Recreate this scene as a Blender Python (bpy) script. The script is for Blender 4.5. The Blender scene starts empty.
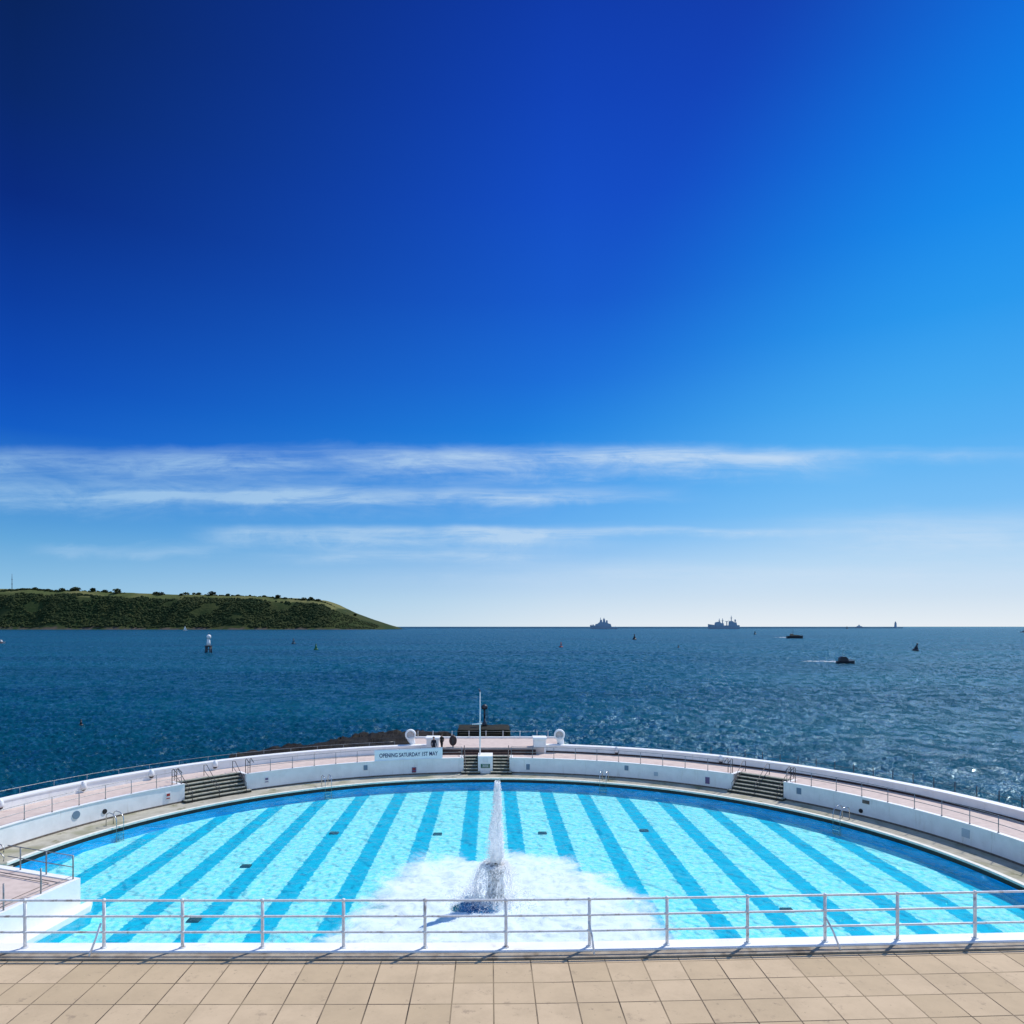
import bpy, bmesh, math, random
from mathutils import Vector, Matrix, noise
random.seed(7)
sc = bpy.context.scene
COL = sc.collection
PI = math.pi
F, CZ, YH, VX = 734.0, 13.7, 626.5, 490.0      # focal length in pixels, eye height, horizon row, axis column
YC = 37.0                                       # centre of the round pool
SEA = -3.0

def at(x, y, z=0.0):
    Y = F * (CZ - z) / (y - YH)
    return Vector(((x - VX) / F * Y, Y, z))
def at_depth(x, y, Y):
    return Vector(((x - VX) / F * Y, Y, CZ - (y - YH) / F * Y))
def pol(r, deg, z=0.0):
    a = math.radians(deg)
    return Vector((r * math.sin(a), YC + r * math.cos(a), z))

# ------------------------------------------------------------------ objects
def tag(o, label=None, cat=None, group=None, kind=None):
    if label: o['label'] = label
    if cat: o['category'] = cat
    if group: o['group'] = group
    if kind: o['kind'] = kind
    return o
def thing(name, label, cat, loc=(0, 0, 0), rz=0.0, group=None):
    o = bpy.data.objects.new(name, None); COL.objects.link(o)
    o.location = loc; o.rotation_euler = (0, 0, rz); o.empty_display_size = .3
    return tag(o, label, cat, group)
def kids(o): return [c for c in bpy.data.objects if c.parent == o]
def copy_tree(o, parent=None):
    ch = kids(o)
    c = o.copy(); COL.objects.link(c)
    if parent: c.parent = parent
    for k in ch: copy_tree(k, c)
    return c
def dup(o, label=None, loc=None, rz=None, scale=None):
    c = copy_tree(o)
    if label: c['label'] = label
    if loc is not None: c.location = loc
    if rz is not None: c.rotation_euler = (0, 0, rz)
    if scale is not None: c.scale = (scale, scale, scale)
    return c

class MB:
    def __init__(s): s.bm = bmesh.new(); s.smooth = False
    def quad(s, *ps):
        return s.bm.faces.new([s.bm.verts.new(p) for p in ps])
    def box(s, c, d, rz=0.0, bev=0.0, taper=1.0):
        m = Matrix.Translation(Vector(c)) @ Matrix.Rotation(rz, 4, 'Z')
        vs = []
        for k in (-1, 1):
            t = taper if k > 0 else 1.0
            for i, j in ((-1, -1), (1, -1), (1, 1), (-1, 1)):
                vs.append(s.bm.verts.new(m @ Vector((i * d[0] / 2 * t, j * d[1] / 2 * t, k * d[2] / 2))))
        fs = [s.bm.faces.new([vs[i] for i in q]) for q in
              ((3, 2, 1, 0), (4, 5, 6, 7), (0, 1, 5, 4), (1, 2, 6, 5), (2, 3, 7, 6), (3, 0, 4, 7))]
        if bev > 0:
            es = list({e for f in fs for e in f.edges})
            bmesh.ops.bevel(s.bm, geom=es, offset=bev, segments=2, affect='EDGES', profile=.6)
        return s
    def tube(s, pts, r, n=8, caps=True):
        pts = [Vector(p) for p in pts]; rings = []
        rr = r if isinstance(r, (list, tuple)) else [r] * len(pts)
        for i, p in enumerate(pts):
            d = (pts[min(i + 1, len(pts) - 1)] - pts[max(i - 1, 0)]).normalized()
            u = d.cross(Vector((0, 0, 1)))
            if u.length < .05: u = d.cross(Vector((0, 1, 0)))
            u.normalize(); v = u.cross(d)
            rings.append([s.bm.verts.new(p + (u * math.cos(2 * PI * k / n) + v * math.sin(2 * PI * k / n)) * rr[i]) for k in range(n)])
        for a, b in zip(rings, rings[1:]):
            for k in range(n):
                f = s.bm.faces.new((a[k], a[(k + 1) % n], b[(k + 1) % n], b[k])); f.smooth = True
        if caps:
            s.bm.faces.new(rings[0]); s.bm.faces.new(rings[-1][::-1])
        return s
    def lathe(s, prof, c=(0, 0, 0), n=20, sx=1.0, sy=1.0, smooth=True):
        c = Vector(c); rings = []
        for r, z in prof:
            rings.append([s.bm.verts.new(c + Vector((r * sx * math.cos(2 * PI * k / n), r * sy * math.sin(2 * PI * k / n), z))) for k in range(n)])
        for a, b in zip(rings, rings[1:]):
            for k in range(n):
                f = s.bm.faces.new((a[k], a[(k + 1) % n], b[(k + 1) % n], b[k])); f.smooth = smooth
        s.bm.faces.new(rings[0][::-1]); s.bm.faces.new(rings[-1])
        return s
    def ball(s, c, r, sub=2, sc3=(1, 1, 1), jit=0.0):
        m = Matrix.Translation(Vector(c)) @ Matrix.Diagonal((sc3[0], sc3[1], sc3[2], 1))
        g = bmesh.ops.create_icosphere(s.bm, subdivisions=sub, radius=r, matrix=m)
        for v in g['verts']:
            if jit: v.co += Vector((random.uniform(-1, 1), random.uniform(-1, 1), random.uniform(-1, 1))) * jit
            for f in v.link_faces: f.smooth = jit == 0
        return s
    def arc(s, r0, r1, z0, z1, a0, a1, step=1.0, over=None):
        """solid ring sector between two radii and two heights"""
        n = max(1, int(abs(a1 - a0) / step))
        rows = []
        for i in range(n + 1):
            a = a0 + (a1 - a0) * i / n
            rows.append([s.bm.verts.new(pol(r, a, z)) for r, z in ((r0, z0), (r1, z0), (r1, z1), (r0, z1))])
        for A, B in zip(rows, rows[1:]):
            for k in range(4):
                s.bm.faces.new((A[k], B[k], B[(k + 1) % 4], A[(k + 1) % 4]))
        s.bm.faces.new(rows[0]); s.bm.faces.new(rows[-1][::-1])
        return s
    def prism(s, poly, z0, z1):
        lo = [s.bm.verts.new((p[0], p[1], z0)) for p in poly]
        hi = [s.bm.verts.new((p[0], p[1], z1)) for p in poly]
        n = len(poly)
        s.bm.faces.new(lo[::-1]); s.bm.faces.new(hi)
        for k in range(n): s.bm.faces.new((lo[k], lo[(k + 1) % n], hi[(k + 1) % n], hi[k]))
        return s
    def side(s, prof, w, y0=0.0):
        """extrude an x-z outline along y by w, centred at y0"""
        a = [s.bm.verts.new((x, y0 - w / 2, z)) for x, z in prof]
        b = [s.bm.verts.new((x, y0 + w / 2, z)) for x, z in prof]
        n = len(prof)
        s.bm.faces.new(a); s.bm.faces.new(b[::-1])
        for k in range(n): s.bm.faces.new((a[k], b[k], b[(k + 1) % n], a[(k + 1) % n]))
        return s
    def build(s, name, m, parent=None, recalc=True):
        if recalc: bmesh.ops.recalc_face_normals(s.bm, faces=s.bm.faces)
        me = bpy.data.meshes.new(name); s.bm.to_mesh(me); s.bm.free()
        if m is not None:
            for x in (m if isinstance(m, (list, tuple)) else [m]): me.materials.append(x)
        o = bpy.data.objects.new(name, me); COL.objects.link(o)
        if parent: o.parent = parent
        return o

# ------------------------------------------------------------------ materials
class NT:
    def __init__(s, tree): s.t = tree; s.n = tree.nodes; s.l = tree.links
    def node(s, typ, **kw):
        n = s.n.new(typ)
        for k, v in kw.items(): setattr(n, k, v)
        return n
    def put(s, sock, v):
        if isinstance(v, bpy.types.NodeSocket): s.l.new(v, sock)
        elif isinstance(v, (tuple, list)) and sock.type == 'RGBA' and len(v) == 3: sock.default_value = (*v, 1)
        else: sock.default_value = v
    def math(s, op, a, b=None, c=None, clamp=False):
        n = s.node('ShaderNodeMath', operation=op, use_clamp=clamp)
        s.put(n.inputs[0], a)
        if b is not None: s.put(n.inputs[1], b)
        if c is not None: s.put(n.inputs[2], c)
        return n.outputs[0]
    def mix(s, f, a, b, blend='MIX'):
        n = s.node('ShaderNodeMix', data_type='RGBA', blend_type=blend)
        s.put(n.inputs[0], f); s.put(n.inputs[6], a); s.put(n.inputs[7], b)
        return n.outputs[2]
    def ramp(s, f, stops, interp='LINEAR'):
        n = s.node('ShaderNodeValToRGB'); cr = n.color_ramp; cr.interpolation = interp
        while len(cr.elements) < len(stops): cr.elements.new(.5)
        for e, (p, c) in zip(cr.elements, stops):
            e.position = p; e.color = (*c, 1) if isinstance(c, (tuple, list)) else (c, c, c, 1)
        s.put(n.inputs[0], f); return n.outputs[0]
    def rng(s, v, a, b, c=0.0, d=1.0, smooth=True):
        n = s.node('ShaderNodeMapRange', interpolation_type='SMOOTHSTEP' if smooth else 'LINEAR')
        for i, x in enumerate((v, a, b, c, d)): s.put(n.inputs[i], x)
        return n.outputs[0]
    def noise(s, vec, scale, detail=4, rough=.55, dist=0.0, dim='3D', out=0):
        n = s.node('ShaderNodeTexNoise', noise_dimensions=dim)
        s.put(n.inputs['Vector'], vec); n.inputs['Scale'].default_value = scale
        n.inputs['Detail'].default_value = detail; n.inputs['Roughness'].default_value = rough
        n.inputs['Distortion'].default_value = dist
        return n.outputs[out]
    def coord(s, which='Object'): return s.node('ShaderNodeTexCoord').outputs[which]
    def pos(s): return s.node('ShaderNodeNewGeometry').outputs['Position']
    def map(s, vec, scale=(1, 1, 1), loc=(0, 0, 0), rot=(0, 0, 0)):
        n = s.node('ShaderNodeMapping'); s.put(n.inputs[0], vec)
        n.inputs['Scale'].default_value = scale; n.inputs['Location'].default_value = loc; n.inputs['Rotation'].default_value = rot
        return n.outputs[0]
    def bump(s, h, strength=.3, dist=.02, normal=None):
        n = s.node('ShaderNodeBump'); s.put(n.inputs['Height'], h)
        n.inputs['Strength'].default_value = strength; n.inputs['Distance'].default_value = dist
        if normal is not None: s.put(n.inputs['Normal'], normal)
        return n.outputs[0]
    def xyz(s, v):
        n = s.node('ShaderNodeSeparateXYZ'); s.put(n.inputs[0], v); return n.outputs
def newmat(name):
    m = bpy.data.materials.new(name); m.use_nodes = True; m.node_tree.nodes.clear()
    t = NT(m.node_tree); out = t.node('ShaderNodeOutputMaterial')
    return m, t, out
def pbsdf(t, out, col, rough=.6, spec=.4, metal=0.0, normal=None):
    b = t.node('ShaderNodeBsdfPrincipled')
    t.put(b.inputs['Base Color'], col); t.put(b.inputs['Roughness'], rough)
    b.inputs['Specular IOR Level'].default_value = spec; b.inputs['Metallic'].default_value = metal
    if normal is not None: t.put(b.inputs['Normal'], normal)
    t.l.new(b.outputs[0], out.inputs[0]); return b
def surf(name, c, c2=None, scale=3.0, rough=.6, spec=.3, metal=0.0, bump=.15, bd=.01, stain=None, ss=.5, lo=.35, hi=.65):
    """weathered surface: two tones of one material, optional stain patches, fine bump"""
    m, t, out = newmat(name); p = t.pos()
    col = c
    if c2 is not None: col = t.mix(t.rng(t.noise(p, scale, 6, .6), lo, hi), c, c2)
    if stain is not None: col = t.mix(t.rng(t.noise(p, ss, 5, .65), .54, .70, 0, .85), col, stain)
    n = t.bump(t.noise(p, scale * 6, 4), bump, bd) if bump else None
    pbsdf(t, out, col, rough, spec, metal, n); return m

M = {}
M['white'] = surf('white_render', (.86, .86, .85), (.80, .80, .79), 1.3, .65, .25, stain=(.70, .69, .66), ss=.9, bump=.15)
m, t, out = newmat('white_render'); p = t.pos()
c = t.mix(t.rng(t.noise(p, 1.3, 6, .6), .35, .65), (.86, .86, .85), (.79, .79, .78))
c = t.mix(t.rng(t.noise(t.map(p, (2.2, 2.2, .22)), 1.6, 5, .7), .57, .74, 0, .6), c, (.56, .53, .46))
c = t.mix(t.rng(t.noise(p, 5, 6, .75), .64, .74, 0, .7), c, (.50, .48, .43))
pbsdf(t, out, c, .65, .25, 0, t.bump(t.noise(p, 6, 5), .2, .015)); M['white'] = m
M['white_clean'] = surf('white_paint', (.87, .87, .86), (.82, .82, .81), 2, .5, .3, bump=.1)
M['cream'] = surf('coping_stone', (.82, .80, .72), (.70, .68, .60), 4, .7, .2)
M['pink'] = surf('pink_concrete', (.64, .525, .465), (.56, .455, .40), 2.2, .8, .2, stain=(.48, .38, .345), ss=.6)
M['dark_gutter'] = surf('shaded_gutter', (.008, .008, .009), (.018, .018, .018), 6, .5, .4)  # near-black gutter colour includes the shadow gap under the coping
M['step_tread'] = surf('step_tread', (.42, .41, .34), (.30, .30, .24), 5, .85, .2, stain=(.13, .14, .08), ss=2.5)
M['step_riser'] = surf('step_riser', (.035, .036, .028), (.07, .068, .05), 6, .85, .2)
M['steel'] = surf('rail_steel', (.30, .31, .32), (.22, .22, .22), 8, .4, .5, metal=.5, bump=0)
M['dark_steel'] = surf('dark_steel', (.085, .085, .09), (.05, .05, .055), 8, .5, .4, metal=.3, bump=0)
M['chrome'] = surf('ladder_steel', (.55, .56, .57), None, rough=.22, spec=.5, metal=.9, bump=0)
M['rail_paint'] = surf('rail_paint', (.80, .81, .81), (.66, .67, .68), 9, .45, .45, bump=.1, bd=.002, stain=(.36, .29, .24), ss=4)
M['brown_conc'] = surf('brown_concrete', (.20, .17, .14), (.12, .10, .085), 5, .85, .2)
M['dark_brown'] = surf('brown_step', (.085, .052, .045), (.05, .03, .028), 5, .75, .2)
M['algae_conc'] = surf('algae_concrete', (.022, .021, .013), (.010, .012, .009), 2.5, .85, .2, stain=(.045, .042, .018), ss=1.2, bump=.5, bd=.05)
M['rock'] = surf('dark_rock', (.006, .0055, .005), (.016, .014, .012), .8, .85, .15, stain=(.038, .032, .016), ss=.5, bump=1.0, bd=.15)
M['black'] = surf('black_rubber', (.012, .012, .014), (.02, .02, .022), 8, .6, .3, bump=0)
M['navy_cloth'] = surf('navy_cloth', (.014, .017, .028), (.022, .025, .04), 12, .9, .1)
M['dark_cloth'] = surf('charcoal_cloth', (.02, .019, .02), (.03, .028, .028), 12, .9, .1)
M['skin'] = surf('skin', (.42, .25, .18), None, rough=.55, bump=0)
M['hair'] = surf('hair', (.02, .014, .01), None, rough=.6, bump=0)
M['maroon'] = surf('maroon_fibreglass', (.035, .010, .012), (.022, .008, .01), 6, .4, .4, bump=0)
M['hazed_grey'] = surf('hazed_warship_grey', (.27, .39, .50), (.24, .35, .46), .05, .6, .3, bump=0)  # blue-grey lightened so the colour carries haze over the backlit ships
M['pale_ship'] = surf('hazed_pale_ship', (.42, .50, .56), None, rough=.6, bump=0)  # pale grey puts the far ship's fading in haze into its colour
M['boat_dark'] = surf('dark_hull_paint', (.018, .022, .032), (.03, .034, .045), 1.5, .4, .4, bump=0)
M['boat_pale'] = surf('pale_cabin_paint', (.45, .46, .46), None, rough=.4, bump=0)
M['tan'] = surf('tan_cabin', (.22, .16, .11), None, rough=.5, bump=0)
M['red'] = surf('red_paint', (.40, .035, .025), (.30, .03, .02), 3, .5, .3, bump=0)
M['green'] = surf('green_paint', (.012, .14, .06), (.01, .09, .045), 3, .5, .3, bump=0)
M['sail'] = surf('sailcloth', (.78, .78, .76), None, rough=.7, bump=0)
M['granite'] = surf('granite', (.13, .14, .15), (.09, .10, .11), .2, .8, .2, bump=0)
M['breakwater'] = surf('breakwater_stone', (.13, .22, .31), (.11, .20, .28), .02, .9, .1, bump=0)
M['leaf'] = surf('leaf', (.024, .036, .012), (.045, .058, .018), .04, .9, .1, bump=0)
M['wood_leaf'] = surf('woodland_leaf', (.018, .034, .013), (.045, .056, .020), .012, .9, .1, stain=(.060, .068, .026), ss=.004, bump=0)
M['bark'] = surf('bark', (.05, .04, .03), None, rough=.9, bump=0)
M['fountain_stone'] = surf('fountain_stone', (.74, .73, .71), (.30, .30, .29), 5, .4, .4, bump=.8, bd=.06, stain=(.10, .12, .11), ss=3)
M['blue_mosaic'] = surf('blue_mosaic', (.012, .08, .22), (.06, .30, .50), 4, .25, .5, bump=.5, bd=.03)
M['drain'] = surf('drain_iron', (.02, .04, .06), None, rough=.6, bump=0)
M['sign_blue'] = surf('sign_blue', (.16, .24, .32), None, rough=.5, bump=0)
M['sign_white'] = surf('sign_white', (.75, .75, .75), None, rough=.5, bump=0)
M['sign_green'] = surf('sign_green', (.02, .13, .07), None, rough=.5, bump=0)
M['sign_purple'] = surf('sign_purple', (.15, .11, .22), None, rough=.5, bump=0)
M['banner'] = surf('banner_vinyl', (.90, .90, .90), (.86, .86, .87), 2, .5, .3, bump=.2, bd=.02)
M['banner_ink'] = surf('banner_ink', (.012, .035, .12), None, rough=.5, bump=0)
M['banner_red'] = surf('banner_red', (.62, .30, .28), None, rough=.5, bump=0)

# pool deck: beige concrete with algae patches
m, t, out = newmat('pool_deck_concrete'); p = t.pos()
c = t.mix(t.rng(t.noise(p, 1.6, 6, .65), .3, .7), (.47, .44, .36), (.36, .335, .265))
c = t.mix(t.rng(t.noise(p, .33, 4, .6), .50, .66, 0, .8), c, (.25, .245, .15))
c = t.mix(t.rng(t.noise(t.map(p, (1, 1, 1), (31, 7, 0)), .8, 5, .6), .60, .70, 0, .9), c, (.16, .16, .075))
pbsdf(t, out, c, .85, .2, 0, t.bump(t.noise(p, 9, 5), .3, .02)); M['deck'] = m

# roof paving: warm concrete flags laid in rows that follow the parapet
m, t, out = newmat('paving_flags')
at_ = t.node('ShaderNodeAttribute'); at_.attribute_name = 'flag'
uv = t.node('ShaderNodeUVMap').outputs[0]; p = t.pos()
br = t.node('ShaderNodeTexBrick'); br.offset = 0.0; br.squash = 1.0
t.put(br.inputs['Vector'], uv); br.inputs['Scale'].default_value = 1.0
br.inputs['Brick Width'].default_value = .808; br.inputs['Row Height'].default_value = .83
br.inputs['Mortar Size'].default_value = .014; br.inputs['Mortar Smooth'].default_value = .15; br.inputs['Bias'].default_value = 0
t.put(br.inputs['Color1'], (.60, .455, .305)); t.put(br.inputs['Color2'], (.46, .345, .215)); t.put(br.inputs['Mortar'], (.10, .075, .055))
c = t.mix(.65, (.56, .43, .27), br.outputs['Color'])
c = t.mix(br.outputs['Fac'], c, t.mix(t.rng(t.noise(p, .45, 3), .42, .58), (.055, .04, .03), (.24, .18, .11)))
c = t.mix(t.rng(t.noise(p, 1.1, 6, .7), .35, .75, 0, .55), c, (.40, .305, .195))
c = t.mix(t.rng(t.noise(p, 3.2, 6, .7), .58, .72, 0, .55), c, (.24, .18, .13))
c = t.mix(t.rng(t.noise(p, 7, 5, .75), .62, .70, 0, .6), c, (.20, .155, .115))
c = t.mix(t.rng(t.noise(p, 22, 4, .7), .60, .75, 0, .35), c, (.60, .50, .40))
h = t.math('MULTIPLY_ADD', br.outputs['Fac'], -1.0, t.math('MULTIPLY', t.noise(p, 18, 5, .7), .25))
pbsdf(t, out, c, .85, .2, 0, t.bump(h, .6, .012)); M['paving'] = m

# pool floor: pale aqua paint with darker lanes
m, t, out = newmat('pool_floor_paint'); p = t.pos()
wob = t.noise(t.map(p, (1, 1, 1)), 3.4, 3, .65)  # wobble drawn into the lane edges to imitate refraction
x = t.math('ADD', t.xyz(p)[0], t.math('MULTIPLY', t.math('SUBTRACT', wob, .5), .42))
k = t.math('FRACT', t.math('ADD', t.math('DIVIDE', t.math('SUBTRACT', x, 1.71), 3.115), .5 + 40))
d = t.math('MULTIPLY', t.math('ABSOLUTE', t.math('SUBTRACT', k, .5)), 3.115)
lane = t.rng(d, .50, .58, 1, 0)
base = t.mix(t.rng(t.noise(p, 3.2, 4, .65), .36, .64), (.80, .99, .97), (.30, .88, .92))  # pale mottle paints the bright caustic ripple light onto the floor
ln = t.mix(t.rng(t.noise(p, 2.4, 4, .6), .35, .65), (.0, .45, .68), (.0, .55, .77))
pbsdf(t, out, t.mix(lane, base, ln), .8, .1); M['floor'] = m
M['pool_wall'] = surf('pool_wall_paint', (.0, .46, .93), (.0, .50, .96), 1.5, .8, .1, bump=0)

# pool water: clear, rippled, reflecting the sky
m, t, out = newmat('pool_water'); p = t.pos()
nb = t.bump(t.noise(p, 5.0, 3, .55, .4), .5, .05)
tr = t.node('ShaderNodeBsdfTransparent'); t.put(tr.inputs[0], (.73, .99, 1.0))
df = t.node('ShaderNodeBsdfDiffuse'); t.put(df.inputs[0], (.12, .78, .90)); t.l.new(nb, df.inputs['Normal'])
gl = t.node('ShaderNodeBsdfGlossy'); gl.inputs['Roughness'].default_value = .04; t.l.new(nb, gl.inputs['Normal'])
fr = t.node('ShaderNodeFresnel'); fr.inputs[0].default_value = 1.33; t.l.new(nb, fr.inputs['Normal'])
m1 = t.node('ShaderNodeMixShader'); m1.inputs[0].default_value = .07; t.l.new(tr.outputs[0], m1.inputs[1]); t.l.new(df.outputs[0], m1.inputs[2])
m2 = t.node('ShaderNodeMixShader'); t.l.new(t.math('MINIMUM', t.math('MULTIPLY', fr.outputs[0], .9), .5), m2.inputs[0]); t.l.new(m1.outputs[0], m2.inputs[1]); t.l.new(gl.outputs[0], m2.inputs[2])
t.l.new(m2.outputs[0], out.inputs[0]); M['pool_water'] = m

# sea
m, t, out = newmat('sea_water'); p = t.pos()
a = t.noise(t.map(p, (.55, 1, 1), (0, 0, 0), (0, 0, .35)), .22, 6, .62, .4)
b = t.noise(t.map(p, (.6, 1, 1), (50, 20, 0), (0, 0, -.25)), .75, 4, .6, .3)
sw = t.noise(t.map(p, (.35, 1, 1), (0, 90, 0), (0, 0, .15)), .06, 3, .5)
h = t.math('ADD', t.math('MULTIPLY', a, 1.0), t.math('ADD', t.math('MULTIPLY', b, .38), t.math('MULTIPLY', sw, 1.3)))
c3 = t.noise(t.map(p, (.7, 1, 1), (7, 3, 0), (0, 0, .2)), 2.6, 4, .65)
nb = t.bump(t.math('ADD', h, t.math('MULTIPLY', c3, .17)), 1.0, .9)
body = t.mix(t.rng(t.noise(t.map(p, (.25, 1, 1)), .012, 4, .6), .35, .65), (.0008, .046, .086), (.0015, .068, .112))
pat = t.rng(t.noise(t.map(p, (1, .6, 1), (3, 8, 0), (0, 0, .25)), .30, 10, .80, .3), .43, .57, .25, 1.20)
df = t.node('ShaderNodeBsdfDiffuse'); t.put(df.inputs[0], body); t.l.new(nb, df.inputs['Normal'])
gl = t.node('ShaderNodeBsdfGlossy'); gl.inputs['Roughness'].default_value = .19; t.put(gl.inputs[0], (.60, .86, 1.0)); t.l.new(nb, gl.inputs['Normal'])
fr = t.node('ShaderNodeFresnel'); fr.inputs[0].default_value = 1.33; t.l.new(nb, fr.inputs['Normal'])
mx = t.node('ShaderNodeMixShader'); t.l.new(t.math('MULTIPLY', t.math('MINIMUM', t.math('MULTIPLY', fr.outputs[0], .85), .36), pat), mx.inputs[0]); t.l.new(df.outputs[0], mx.inputs[1]); t.l.new(gl.outputs[0], mx.inputs[2])
t.l.new(mx.outputs[0], out.inputs[0])
M['sea'] = m

def foamy(name, c0, lo, hi, sx, scale, col=(.86, .90, .92)):
    """white froth broken up by noise, thinning away from its middle (vertex density)"""
    m, t, out = newmat(name); p = t.pos()
    dn = t.node('ShaderNodeAttribute'); dn.attribute_name = 'froth'
    v = t.math('ADD', dn.outputs['Fac'], t.math('MULTIPLY', t.math('SUBTRACT', t.noise(t.map(p, (sx, 1, 1)), scale, 7, .68, .5), .5), 1.5))
    f = t.math('MULTIPLY', t.rng(v, lo, hi, 0, c0), t.rng(t.noise(t.map(p, (1, 1, 1), (4, 4, 0)), 1.3, 6, .7, .9), .28, .55, .66, 1))
    df = t.node('ShaderNodeBsdfDiffuse'); t.put(df.inputs[0], col)
    t.l.new(t.bump(t.noise(p, 2.2, 6, .7), .35, .10), df.inputs['Normal'])
    tr = t.node('ShaderNodeBsdfTransparent')
    mx = t.node('ShaderNodeMixShader'); t.l.new(f, mx.inputs[0]); t.l.new(tr.outputs[0], mx.inputs[1]); t.l.new(df.outputs[0], mx.inputs[2])
    t.l.new(mx.outputs[0], out.inputs[0]); return m
M['foam'] = foamy('pool_foam', .94, .18, .80, 1.0, .55, (.74, .86, .90))
M['wake'] = foamy('wake_foam', .75, .38, .72, .3, .6)
def spraymat(name, lo, hi, alpha, sc3, scale):
    m, t, out = newmat(name); p = t.coord()
    f = t.rng(t.noise(t.map(p, sc3), scale, 6, .65), lo, hi, .1, alpha)
    df = t.node('ShaderNodeBsdfDiffuse'); t.put(df.inputs[0], (.98, .985, .99))
    tl = t.node('ShaderNodeBsdfTranslucent'); t.put(tl.inputs[0], (.98, .985, .99))
    ms = t.node('ShaderNodeMixShader'); ms.inputs[0].default_value = .75; t.l.new(df.outputs[0], ms.inputs[1]); t.l.new(tl.outputs[0], ms.inputs[2])
    tr = t.node('ShaderNodeBsdfTransparent')
    mx = t.node('ShaderNodeMixShader'); t.l.new(f, mx.inputs[0]); t.l.new(tr.outputs[0], mx.inputs[1]); t.l.new(ms.outputs[0], mx.inputs[2])
    t.l.new(mx.outputs[0], out.inputs[0]); return m
M['jet'] = spraymat('jet_water', .22, .50, .96, (1, 1, .35), 5)
M['veil'] = spraymat('falling_water', .46, .60, .90, (1, 1, .3), 5)
M['drop'] = spraymat('droplets', .0, .1, .8, (1, 1, 1), 1)

# hillside ground
m, t, out = newmat('headland_ground'); p = t.pos()
c = t.mix(t.rng(t.noise(t.map(p, (1, .6, 1)), .006, 5, .6), .38, .62), (.026, .044, .016), (.050, .060, .022))
fld = t.mix(t.rng(t.noise(p, .0035, 2), .40, .56), (.15, .15, .060), (.08, .10, .036))
at_ = t.node('ShaderNodeAttribute'); at_.attribute_name = 'field'
c = t.mix(at_.outputs['Fac'], c, fld)
at2 = t.node('ShaderNodeAttribute'); at2.attribute_name = 'shore'
c = t.mix(t.math('MULTIPLY', at2.outputs['Fac'], t.rng(t.noise(p, .011, 4), .38, .60)), c, (.085, .07, .058))
pbsdf(t, out, c, .95, .05, 0, t.bump(t.noise(p, .05, 5), .8, 6)); M['hill'] = m

def vattr(o, name, fn):
    at_ = o.data.attributes.new(name, 'FLOAT', 'POINT')
    for i, v in enumerate(o.data.vertices): at_.data[i].value = fn(v.co)

# ------------------------------------------------------------------ sea and land
# open water: one sheet, finer near the shore, with real waves that die out far off
def waves(X, Y):
    p = Vector((X, Y, 0)); c_, s_ = math.cos(.5), math.sin(.5)
    q = Vector((X * c_ + Y * s_, -X * s_ + Y * c_, 0))
    w = .22 * noise.noise(Vector((q.x * .13, q.y * .22, 1))) + .24 * noise.noise(Vector((q.x * .42, q.y * .66, 5)))
    r = noise.noise(Vector((p.x * .95, p.y * 1.45, 9))); w += (.18 + .0006 * min(Y, 500)) * (1 - 2 * abs(r)) - .09
    w += (.10 + .0010 * min(Y, 500)) * noise.noise(Vector((p.x * 1.9, p.y * 2.6, 3)))
    far = noise.noise(Vector((X * .016, Y * .026, 7))) * .5
    return w, far
def sea_z(X, Y):
    a, f = waves(X, Y); k = max(0.0, 1 - Y / 3300)
    return SEA + 1.45 * (a * (.8 + .4 * noise.noise(Vector((X * .011, Y * .013, 2)))) + f * min(1, Y / 300) * 1.2) * k
us = [-40, -12, -4, -2, -1.3, -.95] + [-.76 + 1.6 * i / 640 for i in range(641)] + [1.0, 1.3, 2, 4, 12, 40]
ys = []; py = 812.0
while py > 631:
    ys.append(F * (CZ - SEA) / (py - YH)); py -= .55 if py > 700 else .45
ys += [3400, 5000, 8000, 14000, 30000, 70000]
mb = MB(); gv = []
for Y in ys:
    row = []
    for u in us:
        X = u * Y; z = SEA
        if -.96 < u < 1.01 and Y < 3300:
            z = sea_z(X, Y)
        row.append(mb.bm.verts.new((X, Y, z)))
    gv.append(row)
near = [mb.bm.verts.new((u * ys[0], -3000, SEA)) for u in us]
gv.insert(0, near)
for A, B in zip(gv, gv[1:]):
    for i in range(len(us) - 1):
        f = mb.bm.faces.new((A[i], A[i + 1], B[i + 1], B[i])); f.smooth = True
tag(mb.build('sea', M['sea'], recalc=False), kind='structure')

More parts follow.
